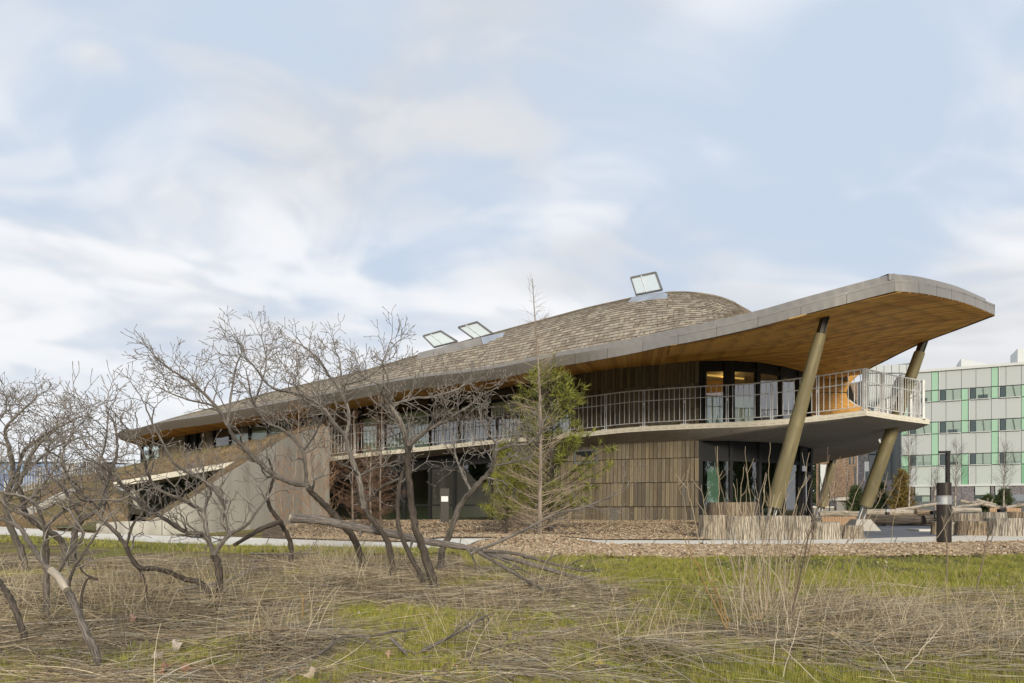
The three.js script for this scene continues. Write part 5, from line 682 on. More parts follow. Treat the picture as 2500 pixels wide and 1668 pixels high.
// the two-footed one in the middle left
shrub('two-footed sumac with a low arching limb, nearest the middle of the meadow', [
  S([[535, 1452, 6.3], [531, 1374, 6.3], [522, 1356, 6.3]], .050, .042, { root: 1, dark: 1, tip: 0, side: 0 }), S([[522, 1356, 6.3], [513, 1329, 6.3], [497, 1307, 6.3], [484, 1302, 6.25], [462, 1302, 6.2], [435, 1289, 6.1], [408, 1271, 6.0], [377, 1253, 5.9], [350, 1235, 5.8], [315, 1205, 5.7], [288, 1170, 5.6]], .034, .017, { lv: 4, side: 6, slv: 3 }),
  S([[522, 1356, 6.3], [506, 1307, 6.35], [497, 1249, 6.4]], .034, .028, { tip: 0, side: 1 }), S([[497, 1249, 6.4], [448, 1222, 6.3], [412, 1208, 6.2], [377, 1186, 6.1], [359, 1150, 6.0], [350, 1110, 5.9], [330, 1070, 5.9]], .026, .012, { lv: 4, side: 6 }), S([[497, 1249, 6.4], [505, 1225, 6.5], [515, 1200, 6.5], [500, 1178, 6.5]], .020, .012, { lv: 3, side: 1 }),
  S([[522, 1356, 6.3], [546, 1320, 6.3], [560, 1304, 6.3], [542, 1275, 6.3], [546, 1231, 6.3], [529, 1204, 6.25], [502, 1177, 6.2], [462, 1155, 6.1], [426, 1133, 6.0], [400, 1085, 5.95], [372, 1035, 5.9]], .032, .012, { lv: 4, side: 7, slv: 3 }), S([[560, 1304, 6.3], [600, 1284, 6.4], [627, 1249, 6.5], [652, 1216, 6.6]], .022, .012, { lv: 1, side: 2, slv: 2 }),
  S([[519, 1463, 6.2], [488, 1423, 6.2], [453, 1414, 6.15], [395, 1392, 6.0], [335, 1381, 5.85], [307, 1334, 5.8]], .040, .026, { root: 1, dark: 1, tip: 0, side: 1, slv: 2 }), S([[307, 1334, 5.8], [326, 1278, 5.7], [345, 1258, 5.65]], .018, .011, { lv: 2, side: 1, slv: 1 }), S([[307, 1334, 5.8], [283, 1301, 5.7], [245, 1263, 5.6], [227, 1230, 5.55], [194, 1202, 5.5], [165, 1164, 5.45], [150, 1120, 5.4]], .026, .012, { lv: 4, side: 7, slv: 3 }), S([[245, 1263, 5.6], [262, 1200, 5.6], [240, 1150, 5.6], [255, 1090, 5.6], [262, 1040, 5.6]], .018, .009, { lv: 3, side: 5 })]);
// nearest, lower left
shrub('nearest bare sumac, its bark peeled pale at the bend, leaning from the mossy grass', [
  S([[236, 1605, 4.15], [217, 1561, 4.15], [189, 1495, 4.2], [165, 1443, 4.25], [137, 1405, 4.3], [109, 1377, 4.35], [90, 1353, 4.4], [66, 1320, 4.45], [52, 1292, 4.5], [28, 1278, 4.5], [-20, 1262, 4.5]], .034, .016, { root: 1, side: 2, slv: 2, lv: 3 }), S([[137, 1405, 4.3], [165, 1358, 4.3], [203, 1306, 4.3], [190, 1280, 4.3], [175, 1255, 4.35]], .016, .009, { lv: 1, side: 3, slv: 1, len: .14 }), S([[165, 1443, 4.25], [175, 1400, 4.2], [212, 1339, 4.15], [245, 1287, 4.1]], .015, .008, { lv: 1, side: 2, slv: 1, len: .14 })]);
shrub('crooked sumac stem at the picture edge, dark at its foot', [S([[57, 1548, 4.7], [42, 1499, 4.75], [18, 1450, 4.8], [0, 1424, 4.85], [-60, 1370, 5.0]], .032, .022, { root: 1, dark: 1, lv: 2, side: 1 })]);
shrub('sumac forking low beside the path, its limbs crossing before the bank', [
  S([[113, 1362, 5.6], [112, 1325, 5.55], [109, 1287, 5.5]], .032, .026, { root: 1, tip: 0, side: 0 }), S([[109, 1287, 5.5], [85, 1230, 5.4], [60, 1215, 5.4], [20, 1205, 5.4], [-40, 1200, 5.4]], .020, .012, { lv: 3 }), S([[109, 1287, 5.5], [142, 1259, 5.5], [189, 1226, 5.5], [225, 1222, 5.5], [290, 1222, 5.5]], .020, .011, { lv: 2, side: 3, slv: 2 }), S([[109, 1287, 5.5], [80, 1262, 5.5], [36, 1247, 5.5], [70, 1220, 5.5], [100, 1190, 5.5], [130, 1150, 5.5]], .020, .010, { lv: 4, side: 4 })]);
shrub('tall many-twigged sumac rising against the sky before the blue building', [
  S([[57, 1360, 8.0], [28, 1292, 7.9], [14, 1230, 7.8], [30, 1160, 7.7], [22, 1090, 7.6]], .055, .032, { root: 1, tip: 0, side: 2 }), S([[22, 1090, 7.6], [12, 1050, 7.5], [40, 1015, 7.5], [75, 985, 7.5]], .026, .012, { lv: 4, side: 6, slv: 4, len: .20 }), S([[22, 1090, 7.6], [-20, 1070, 7.6], [-30, 1040, 7.6], [10, 1010, 7.6]], .024, .012, { lv: 4, side: 5, slv: 4, len: .20 }), S([[14, 1230, 7.8], [50, 1175, 7.7], [66, 1130, 7.6], [95, 1085, 7.5], [135, 1050, 7.5]], .030, .012, { lv: 4, side: 7, slv: 4, len: .20 })]);
shrub('sumac with a thick low trunk angled over the path', [
  S([[156, 1332, 8.6], [118, 1296, 8.4], [71, 1268, 8.2], [55, 1225, 8.1], [40, 1170, 8.0]], .060, .036, { root: 1, tip: 0, side: 1 }), S([[40, 1170, 8.0], [60, 1100, 7.9], [100, 1070, 7.9], [150, 1040, 7.9], [190, 1020, 7.9]], .030, .011, { lv: 4, side: 7, slv: 4, len: .20 }), S([[40, 1170, 8.0], [85, 1130, 8.0], [130, 1095, 8.0], [190, 1070, 8.0]], .024, .010, { lv: 4, side: 6, slv: 3, len: .20 })]);
shrub('grey sumac trunk kinked like an elbow in front of the bank', [S([[179, 1330, 9.0], [186, 1290, 9.0], [198, 1273, 9.0], [231, 1249, 9.0], [248, 1230, 9.0], [256, 1211, 9.0], [264, 1165, 9.0], [285, 1110, 9.0], [283, 1060, 9.0]], .058, .020, { root: 1, lv: 4, side: 4, len: .20 }), S([[198, 1273, 9], [180, 1235, 8.9], [150, 1190, 8.8], [115, 1150, 8.8], [120, 1090, 8.8], [150, 1060, 8.8]], .030, .012, { lv: 4, side: 5, slv: 4 })]);
shrub('dark wiry sumac sapling with twisted short limbs low in the dry grass', [S([[200, 1450, 5.4], [215, 1412, 5.4], [238, 1416, 5.4], [205, 1400, 5.4], [192, 1380, 5.4]], .014, .009, { root: 1, dark: 1, lv: 2, side: 2, slv: 1, len: .12 })]);
shrub('black knotted sumac stub under the low arching limb', [S([[355, 1440, 5.9], [348, 1410, 5.9], [337, 1388, 5.9], [325, 1375, 5.9]], .022, .012, { root: 1, dark: 1, lv: 1, len: .12, side: 1, slv: 1 })]);
{ const t = scene.children.find((o) => /peeled pale/.test(o.userData.label ?? '')), m = new MB(), q = smooth([P(124, 1392, 4.30), P(137, 1403, 4.28), P(150, 1420, 4.25), P(163, 1440, 4.22)], 10); m.origin(t.position); m.tube(q, q.map((_, i) => .0232 + .0012 * Math.sin(i)), 9, true, true, .12, rv); const e = m.build('peeled_wood', std({ color: lin(.52, .46, .38), roughness: .8, map: retex(T.grain, 4, 2) }), t); e.position.set(0, 0, 0); }
// the fallen trunk across the middle
{
  const t = thing('fallen_tree', 'long grey fallen tree trunk, broken pale at one end, lying across the sumacs', 'log'), m = new MB(), q = smooth([P(712, 1266, 7.6), P(780, 1270, 7.6), P(850, 1284, 7.6), P(940, 1300, 7.65), P(1040, 1322, 7.7), P(1100, 1331, 7.75), P(1160, 1342, 7.8), P(1240, 1362, 7.75), P(1320, 1385, 7.6), P(1400, 1408, 7.4), P(1450, 1420, 7.3)], 60), rr = q.map((_, i) => lerp(.052, .018, Math.pow(i / 60, 1.2)) * (1 + .12 * (rv() - .5)));
  m.tube(q, rr, 12, true, true, .1, rv).build('trunk', barkG[0], t); for (const [i, dx, dy, l] of [[34, .3, -.5, .35], [36, .8, -.35, 1.0], [22, -.2, -.9, .12], [14, .1, -1, .1]]) new MB().tube([q[i], V().copy(q[i]).add(V(dx * l * .5, dy * l * .4, .15 * l)), V().copy(q[i]).add(V(dx * l, dy * l, .3 * l))], [rr[i] * .6, rr[i] * .45, rr[i] * .2], 6).build('branch_stub', barkG[0], t);
  new MB().tube([P(708, 1265, 7.6), P(714, 1266, 7.6)], [.045, .053], 10, true, false, .3, rv).build('broken_end', std({ color: lin(.50, .45, .38), roughness: .95, map: T.grain }), t);
  const b = thing('fallen_branch', 'long thin bare branch arching from the fallen trunk towards the larch', 'branch'), q2 = smooth([P(1150, 1352, 7.5), P(1220, 1322, 7.4), P(1290, 1290, 7.3), P(1350, 1258, 7.2), P(1420, 1240, 7.15), P(1500, 1210, 7.1)], 40), tw = new MB(); new MB().tube(q2, q2.map((_, i) => lerp(.019, .006, i / 40)), 8, true, true).build('limb', barkG[2], b); for (const i of [16, 22, 28, 33, 37, 40]) grow(tw, q2[i], V(.8, .25 * rv() - .05, .2 * rv()).normalize(), .006, .22, 2, { ...SUM, up: .02 }); tw.build('twigs', barkG[2], b);
  const b3 = thing('broken_limb', 'mossy broken limb lying low by the crooked dark sumac', 'branch'); new MB().tube(smooth([P(570, 1332, 8.2), P(610, 1308, 8.3), P(640, 1290, 8.4), P(690, 1272, 8.5)], 14), [...Array(15)].map((_, i) => lerp(.022, .034, i / 14)), 8, true, true, .25, rv).build('limb', barkD, b3);
}
// bare larch in front of the pine
function conifer(name, label, cat, base, h, opt) {
  const t = thing(name, label, cat, base, opt.group), tr = new MB(), pts = []; for (let k = 0; k <= 14; k++) { const f = k / 14; pts.push(V(.05 * Math.sin(f * 5 + h) * opt.sway, h * f - .1 * (k === 0 ? 1 : 0), .04 * Math.cos(f * 4) * opt.sway)); } tr.tube(pts, pts.map((_, k) => lerp(opt.r, .006, Math.pow(k / 14, .8))), 8).build('trunk', opt.trunk, t);
  const br = new MB(); for (let k = 0; k < opt.n; k++) { const f = lerp(opt.f0, .985, Math.pow((k + rv()) / opt.n, opt.pow ?? 1)), p = V().copy(pts[Math.floor(f * 14)]).lerp(pts[Math.min(14, Math.floor(f * 14) + 1)], (f * 14) % 1), L = opt.w * opt.shape(f) * (.55 + .6 * rv()), a = rv() * 6.283, d = V(Math.cos(a), opt.rise + .35 * (rv() - .5), Math.sin(a)).normalize(), q = [p]; const dr = d.clone(); const n = 5; for (let j = 0; j < n; j++) { dr.add(V(0, opt.curl, 0)).addScaledVector(randDir(), .14).normalize(); q.push(V().copy(q[j]).addScaledVector(dr, L / n)); } const r0 = lerp(opt.br, .003, f); br.tube(q, q.map((_, j) => lerp(r0, .0022, j / n)), 4, false, false);
    const sn = Math.round(L * opt.twigs); for (let j = 0; j < sn; j++) { const i = 1 + Math.floor(rv() * (n - .01)), w = V().copy(q[i]), td = V().subVectors(q[i], q[i - 1]).normalize().addScaledVector(randDir(), .8).add(V(0, opt.twigUp, 0)).normalize(), l2 = opt.tl * (.5 + rv()); br.tube([w, V().copy(w).addScaledVector(td, l2 * .5).add(V(0, opt.twigUp * l2 * .2, 0)), V().copy(w).addScaledVector(td, l2).add(V(0, opt.twigUp * l2 * .5, 0))], [.0027, .0021, .0012], 3, false, false); } }
  br.build('crown', opt.wood, t); return t;
}
const larchM = std({ color: lin(.42, .33, .235), roughness: .9 }), larchT = std({ color: lin(.36, .29, .23), roughness: .9, map: retex(T.bark, 5, 1) });
{ const D = 14.2, b = PX(1322, D, 0); b.y = hgt(b.x, -b.z) + .02; const l = conifer('larch_tree', 'tall thin leafless larch with pale tan twigs, in front of the green pine', 'tree', b, 5.35, { r: .055, n: 125, f0: .03, w: 1.12, shape: (f) => Math.pow(1 - f, .75) * (.75 + .25 * Math.sin(f * 3)) + .05, rise: .30, curl: .03, br: .0065, twigs: 14, tl: .20, twigUp: .15, sway: 1, trunk: larchT, wood: larchM, pow: 1.5 }); l.rotation.z = .028; }
// green pine with tufted shoots
function pine(label, base, h, w, dens, col, group, o = {}) {
  const t = thing(o.name ?? 'pine_tree', label, 'tree', base, group), tr = new MB(); tr.tube([V(0, -.1, 0), V(.03, h * .5, 0), V(0, h * .97, .02)], [h * .018, h * .012, .012], 8).build('trunk', barkD, t);
  const br = new MB(), nd = new MB(true), tuft = (p, d, s) => { const k = o.needles ?? 16, g = .75 + .5 * rv(); for (let i = 0; i < k; i++) { const q = d.clone().multiplyScalar(.55).add(randDir()).normalize(), l = s * (.7 + .5 * rv()), sd = V().crossVectors(q, randDir()).normalize().multiplyScalar(s * (o.fat ?? .032)), c = col(g * (.8 + .4 * rv())); nd.col = c; const st = V().copy(p).addScaledVector(d, -s * .6 * rv()); const e = V().copy(st).addScaledVector(q, l); nd.quad(V().subVectors(st, sd), V().addVectors(st, sd), V().copy(e).addScaledVector(sd, .3), V().copy(e).addScaledVector(sd, -.3)); } };
  const nB = Math.round(dens); for (let k = 0; k < nB; k++) { const f = lerp(o.f0 ?? .06, .97, (k + rv()) / nB), L = w * (o.shape ? o.shape(f) : Math.pow(1 - f, .6)) * (.55 + .6 * rv()), a = rv() * 6.283, d = V(Math.cos(a), .25 + .35 * f, Math.sin(a)).normalize(), q = [V(0, h * f, 0)]; for (let j = 0; j < 4; j++) { d.add(V(0, .10, 0)).addScaledVector(randDir(), .12).normalize(); q.push(V().copy(q[j]).addScaledVector(d, L / 4)); } br.tube(q, [.012, .010, .008, .006, .004], 4, false, false); const s = o.tuft ?? .17; tuft(q[4], d, s); for (let j = 0; j < (o.sub ?? 5); j++) { const i = 1 + Math.floor(rv() * 3.99), d2 = d.clone().addScaledVector(randDir(), .9).add(V(0, .25, 0)).normalize(), e = V().copy(q[i]).addScaledVector(d2, s * (.5 + rv() * .8)); br.tube([q[i], e], [.005, .003], 3, false, false); tuft(e, d2, s); } }
  br.build('branches', barkD, t); nd.build('crown', std({ vertexColors: true, roughness: .75 }), t); return t;
}
const pineCol = (k) => [.21 * k, .215 * k, .03 * k], pineDk = (k) => [.06 * k, .085 * k, .025 * k], cedarBr = (k) => [.22 * k, .155 * k, .035 * k];
{ const b = PX(1345, 16.8, 0); b.y = .15; pine('bushy yellow-green young pine against the plank wall behind the larch', b, 3.75, 1.30, 112, (k) => (rv() < .6 ? pineCol(k) : [.12 * k, .135 * k, .025 * k]), undefined, { tuft: .17, needles: 13, fat: .05, shape: (f) => .45 + .75 * Math.sin(Math.min(1, (1 - f) * 1.5) * 1.57) * (f < .12 ? .8 : 1) - .12, sub: 5 }); const c = PX(1236, 16.2, 0); c.y = .15; pine('small soft green pine seedling low beside the larch', c, 2.05, .75, 46, pineCol, undefined, { tuft: .15 }); }
// rusty leafless conifers by the lower windows, thin orange saplings before the wall
const rust = std({ color: lin(.19, .11, .07), roughness: .9 }), rustPale = std({ color: lin(.36, .22, .13), roughness: .9 });
for (const [u, D, h, w, lab, m] of [[862, 18.8, 3.15, .85, 'rusty brown leafless conifer just left of the balcony underside, by the wall end', rust], [930, 18.2, 3.5, .80, 'tallest rusty brown leafless conifer under the balcony edge', rust], [905, 17.0, 2.1, .7, 'short rusty brown leafless conifer between the two taller ones', rust]]) { const b = PX(u, D, 0); b.y = hgt(b.x, -b.z) + .02; conifer('bald_cypress', lab.replace('just left of the balcony underside, by the wall end', 'standing at the end of the concrete wall'), 'tree', b, h, { r: .035, n: 95, f0: .05, w, shape: (f) => Math.pow(1 - f, .7) + .04, rise: .28, curl: .05, br: .006, twigs: 34, tl: .15, twigUp: .2, sway: .4, trunk: larchT, wood: m, group: undefined }); }
for (const [u, D, h, w, lab] of [[722, 16, 4.6, .55, 'tall orange twigged sapling against the concrete wall and the roof edge'], [762, 15.4, 2.5, .5, 'middling orange twigged sapling near the end of the concrete wall'], [795, 15.6, 2.6, .6, 'bushy orange twigged sapling at the foot of the balcony end'], [690, 15.8, 2.0, .4, 'smallest orange twigged sapling before the concrete wall']]) { const b = PX(u, D, 0); b.y = hgt(b.x, -b.z); conifer('orange_sapling', lab, 'tree', b, h, { r: .02, n: 70, f0: .06, w, shape: (f) => .5 + .5 * (1 - f), rise: .75, curl: .06, br: .0045, twigs: 16, tl: .15, twigUp: .4, sway: 1.2, trunk: larchT, wood: rustPale }); }
// birches and small evergreens before the panel building
for (const [u, D, vt, lab] of [[2219, 36, 1030, 'white-barked bare birch nearest the rear column'], [2285, 38, 1145, 'thin short bare birch just before the light pole'], [2334, 34, 1078, 'fullest bare birch, just past the tall bollard'], [2452, 36, 1085, 'slim bare birch near the picture edge above the driftwood']]) { const b = PX(u, D, .1), h = EYE + (HZ - vt) / F * D; conifer('birch_tree', lab, 'tree', b, h, { r: .055, n: 60, f0: .28, w: h * .27, shape: (f) => Math.pow(1 - f, .6) * Math.min(1, (f - .2) * 4), rise: .9, curl: .06, br: .011, twigs: 14, tl: .35, twigUp: .4, sway: 1.2, trunk: std({ color: lin(.52, .44, .36), roughness: .8, map: retex(T.bark, 2, 3) }), wood: std({ color: lin(.10, .075, .065), roughness: .9 }), group: 'birches before the panel building' }); }
for (const [u, D, vt, w, col, lab] of [[2090, 40, 1198, .65, pineDk, 'small dark green conical fir beside the leaning column'], [2202, 40, 1158, .85, cedarBr, 'orange brown cedar in front of the grey brick base'], [2148, 42, 1188, 1.0, pineDk, 'dark scrubby evergreen between the fir and the orange cedar'], [2452, 42, 1205, .75, pineDk, 'small evergreen bush by the last birch'], [2412, 42, 1220, .5, pineDk, 'little evergreen low among the driftwood']]) { const b = PX(u, D, .1), h = EYE + (HZ - vt) / F * D; pine(lab, b, h, w, 90, col, undefined, { name: 'small_evergreen', tuft: .22, needles: 12, sub: 4, fat: .07, shape: (f) => (1 - f) * .95 + .1 }); }
{ const b = PX(2000, 95, .1); pine('tall distant pine seen in the gap beside the lower glass', b, 8.2, 2.6, 110, pineDk, undefined, { tuft: .7, needles: 12, fat: .06 }); }
for (const [u, D, h, lab] of [[2040, 46, 3.2, 'thin bare tree before the brown brick wall'], [2070, 44, 3.0, 'bare grey tree in front of the service shelter']]) { const b = PX(u, D, .1); conifer('bare_tree', lab, 'tree', b, h, { r: .04, n: 40, f0: .2, w: 1.0, shape: (f) => .4 + .6 * (1 - f), rise: .8, curl: .05, br: .01, twigs: 10, tl: .3, twigUp: .3, sway: 1.5, trunk: barkD, wood: std({ color: lin(.14, .11, .10), roughness: .9 }) }); }
// dark evergreens on the far side of the meadow, behind the viewer, that the windows mirror
{
  const LB = 'dark evergreen at the edge of the grounds, seen only mirrored in the windows', near = pine(LB, V(24, -.2, 25), 9.5, 3.2, 120, pineDk, 'evergreens mirrored in the windows', { tuft: .8, needles: 10, sub: 5, fat: .09, name: 'mirrored_evergreen' }); let k = 0;
  for (const [x, z, s2] of [[8, 42, .8], [15, 38, .9], [28, 19, .9], [19, 30, .95], [32, 12, .85], [35, 6, .8], [38, 1, .8], [41, -4, .78], [42, -9, .8], [45, -13, .75], [44, -18, .8], [46, -23, .75], [50, -20, .9], [36, -1, .6], [-34, -1, .55], [-37, 4, .6], [-38, -5, .62], [-41, -9, .55], [-43, -13, .6], [-36, 8, .5], [-42, 2, .62], [-44, -4, .65], [-36, -8, .5], [-46, 8, .6], [-40, 7, .6]]) { const c = near.clone(); c.name = numbered('mirrored_evergreen'); c.position.set(x, -.2, z); c.rotation.y = ++k * 1.3; c.scale.setScalar(s2); scene.add(c); }
}
// ------------------------------------------------------------------ dry stalks, straw, grass, leaves
const rg = RNG(4711);
const strawM = [[.66, .55, .37], [.56, .455, .29], [.74, .635, .45], [.45, .35, .22], [.30, .225, .145], [.54, .49, .40], [.37, .295, .205]].map((c) => lin(...c));
const weedM = [[.31, .245, .165], [.39, .32, .225], [.21, .16, .11], [.52, .45, .345], [.34, .21, .085], [.12, .09, .075]].map((c) => std({ color: lin(...c), roughness: .9 }));
function stalks(label, list, group) { // each stalk: chain of [u, v, D], radius, material
  const b = P(...list[0][0][0]), t = thing('weed_stalks', label, 'weed', V(b.x, hgt(b.x, -b.z), b.z), group);
  for (const [pts, r, m, twg] of list) { const q = smooth(pts.map((a) => P(...a)), pts.length * 4); q.forEach((p, i) => { if (i && i < q.length - 1) p.add(V((rg() - .5) * .012, 0, (rg() - .5) * .012)); }); const mb = new MB().origin(t.position); mb.tube(q, q.map((_, i) => .82 * lerp(r, r * .45, i / (q.length - 1))), 5); for (let k = 0; k < (twg ?? 0); k++) { const i = Math.floor(q.length * (.45 + .5 * rg())), p = q[Math.min(i, q.length - 2)], d = V(rg() - .5, .35 + .4 * rg(), (rg() - .5) * .6).normalize(), l = .04 + .09 * rg(); mb.tube([p, V().copy(p).addScaledVector(d, l * .6), V().copy(p).addScaledVector(d, l).add(V(0, .015, 0))], [r * .45, r * .38, r * .25], 4); } const me = mb.build('stalk', weedM[m], t); me.position.set(0, 0, 0); }
  return t;
}
{ // the tall clump in front of the stumps
  const L = []; const base = (u, v) => [u, v, EYE === 0 ? 0 : 4.9];
  for (const [u0, v0, um, vm, u1, v1, r, m, tw] of [[1775, 1535, 1700, 1375, 1662, 1292, .007, 4, 0], [1780, 1520, 1750, 1440, 1728, 1365, .006, 4, 0], [1778, 1530, 1735, 1420, 1720, 1388, .005, 4, 0], [1690, 1390, 1672, 1230, 1655, 1175, .0055, 0, 3], [1735, 1420, 1692, 1250, 1678, 1148, .0055, 1, 2], [1800, 1500, 1742, 1340, 1712, 1184, .005, 1, 4], [1830, 1510, 1758, 1260, 1752, 1090, .0055, 1, 2], [1838, 1500, 1772, 1240, 1746, 1090, .0045, 2, 3], [1850, 1500, 1800, 1300, 1815, 1140, .005, 1, 4], [1855, 1510, 1822, 1280, 1820, 1090, .0045, 0, 2], [1862, 1500, 1846, 1330, 1822, 1142, .005, 1, 3], [1870, 1490, 1862, 1250, 1872, 1158, .007, 1, 1], [1872, 1490, 1880, 1230, 1880, 1080, .0055, 0, 2], [1880, 1500, 1905, 1300, 1918, 1180, .0045, 1, 3], [1885, 1510, 1915, 1240, 1936, 1105, .0045, 0, 2], [1890, 1500, 1940, 1240, 1976, 1105, .0045, 1, 4], [1930, 1500, 1975, 1310, 2026, 1110, .0085, 5, 5], [1932, 1500, 1985, 1300, 2035, 1135, .006, 2, 5], [1935, 1490, 1990, 1310, 2040, 1170, .005, 1, 4], [1925, 1500, 1962, 1330, 2000, 1220, .0055, 2, 3], [1905, 1500, 1930, 1330, 1950, 1190, .0045, 0, 3], [1842, 1500, 1830, 1360, 1770, 1230, .004, 1, 2], [1860, 1500, 1850, 1350, 1790, 1180, .004, 3, 2], [1868, 1500, 1872, 1340, 1845, 1180, .004, 1, 1], [1895, 1480, 1890, 1330, 1868, 1212, .0045, 0, 1], [1902, 1480, 1925, 1350, 1990, 1250, .004, 1, 3]]) L.push([[[u0, v0, 4.9], [lerp(u0, um, .55), lerp(v0, vm, .5), 4.9], [um, vm, 4.85], [lerp(um, u1, .6) + (rg() - .5) * 8, lerp(vm, v1, .55), 4.8], [u1, v1, 4.75]], r, m, tw]);
  for (let k = 0; k < 40; k++) { const u0 = 1790 + rg() * 150, v0 = 1440 + rg() * 110, du = (rg() - .5) * 160, D = lerp(5.6, 4.7, (v0 - 1440) / 110); L.push([[[u0, v0, D], [u0 + du * .35, v0 - 90 - 60 * rg(), D], [u0 + du, v0 - 170 - 130 * rg(), D]], .003 + .0015 * rg(), [0, 1, 2, 3][Math.floor(rg() * 4)], 0]); } void base;
  stalks('tall clump of dry upright weed stalks before the front row of stumps', L);
}
stalks('dark tall stalk with fluffy tip crossing the paving', [[[[1995, 1560, 5.2], [2010, 1440, 5.2], [2040, 1360, 5.2], [2100, 1290, 5.1], [2150, 1215, 5.1], [2165, 1180, 5.1]], .005, 0, 6], [[[2035, 1480, 5.4], [2060, 1380, 5.4], [2110, 1260, 5.4], [2160, 1190, 5.4]], .0045, 2, 5], [[[2050, 1520, 5.3], [2080, 1400, 5.3], [2125, 1290, 5.3], [2200, 1165, 5.2]], .0042, 0, 2], [[[1985, 1480, 5.4], [2030, 1360, 5.4], [2085, 1220, 5.4], [2112, 1160, 5.4]], .004, 1, 4]], 'thin stalks over the lawn');
stalks('thin curved stalks standing in front of the tall bollard', [[[[2312, 1425, 6.5], [2312, 1350, 6.5], [2306, 1290, 6.5], [2300, 1262, 6.5]], .010, 2, 3], [[[2250, 1350, 6.3], [2290, 1310, 6.3], [2330, 1245, 6.3]], .005, 1, 3], [[[2140, 1460, 6], [2170, 1350, 6], [2190, 1220, 6], [2208, 1150, 6]], .004, 0, 2]], 'thin stalks over the lawn');
stalks('stout bare twig standing in the lawn past the bollard', [[[[2385, 1440, 6.4], [2400, 1370, 6.4], [2412, 1315, 6.4], [2424, 1302, 6.4]], .010, 2, 3], [[[2412, 1315, 6.4], [2408, 1290, 6.4]], .006, 2, 1], [[[2360, 1390, 6.8], [2372, 1330, 6.8], [2395, 1290, 6.8]], .004, 0, 2]], 'thin stalks over the lawn');
for (const [u, v0, v1, D, r, m, lab] of [[736, 1510, 1440, 5.4, .009, 4, 'short rusty stick standing upright in the thatch'], [757, 1555, 1415, 5.2, .007, 1, 'pale cut stalk beside the rusty stick'], [1553, 1540, 1432, 5.2, .006, 5, 'dark thin upright stick on the bare patch'], [1628, 1520, 1458, 5.3, .006, 0, 'short brown stub of a stalk on the bare patch'], [985, 1580, 1515, 4.7, .005, 5, 'thin dark stick by the small dead branch'], [300, 1600, 1430, 4.4, .004, 5, 'wispy dark stem standing near the nearest sumac']]) stalks(lab, [[[[u, v0, D], [u + 3, (v0 + v1) / 2, D], [u - 2, v1, D]], r, m, 0]], undefined);
// bent white stalks near the viewer
stalks('pale bent stalks arching near the bottom of the meadow', [[[[1885, 1625, 4.0], [1895, 1560, 4.0], [1902, 1500, 4.0]], .0045, 3, 0], [[[1905, 1665, 3.9], [1935, 1570, 3.9], [1955, 1490, 4.0]], .004, 3, 0], [[[2190, 1668, 3.8], [2160, 1620, 3.8], [2135, 1578, 3.9]], .004, 3, 0], [[[2208, 1635, 4], [2255, 1580, 4], [2302, 1525, 4.1]], .0045, 3, 0], [[[2000, 1668, 3.8], [1950, 1620, 3.8], [1905, 1575, 3.9]], .004, 3, 0]], undefined);
// low dead twigs
for (const [pts, lab] of [[[[720, 1625, 4.3], [790, 1590, 4.4], [840, 1555, 4.5], [900, 1553, 4.5], [985, 1540, 4.6]], 'grey dead branch lying in the mossy grass with a forked tip'], [[[955, 1560, 4.5], [985, 1590, 4.4], [1010, 1625, 4.3]], 'curved pale dead twig next to the forked branch'], [[[1030, 1590, 4.4], [1080, 1565, 4.5], [1130, 1540, 4.6], [1180, 1505, 4.9]], 'slender dead twig pointing towards the fallen trunk'], [[[1450, 1560, 4.6], [1480, 1590, 4.5], [1510, 1597, 4.5]], 'knobbly grey twig lying on the bare patch'], [[[430, 1442, 6.2], [500, 1430, 6.2], [560, 1418, 6.4], [610, 1392, 6.6]], 'thin pale branch lying behind the two-footed sumac'], [[[610, 1352, 7], [690, 1353, 7], [760, 1352, 7]], 'straight pale cane lying level in the thatch'], [[[1170, 1350, 7.3], [1230, 1385, 7.1], [1290, 1420, 6.8], [1330, 1440, 6.6]], 'dead limb slanting down from the fallen trunk'], [[[1180, 1345, 7.4], [1260, 1352, 7.3], [1340, 1375, 7.1], [1430, 1395, 7]], 'bare brown pole lying beside the fallen trunk']]) { const t = thing('dead_branch', lab, 'branch'), q = smooth(pts.map((a) => P(...a)), 18).map((p) => { const g = hgt(p.x, -p.z); if (p.y < g + .01) p.y = g + .01; return p; }), tw = new MB(); const r0 = /pole|limb/.test(lab) ? .022 : .012; tw.tube(q, q.map((_, i) => lerp(r0, r0 * .5, i / 18)), 7, true, true, .2, rg); for (const i of [6, 11, 15, 18]) { const d = V().subVectors(q[Math.min(18, i + 1)], q[i - 1]).normalize().add(V((rg() - .5) * 1.2, .3 * rg(), (rg() - .5) * 1.2)).normalize(); grow(tw, q[i], d, r0 * .5, .10, 1, { ...SUM, up: 0 }); } tw.build('limb', barkG[Math.floor(rg() * 3)], t); }
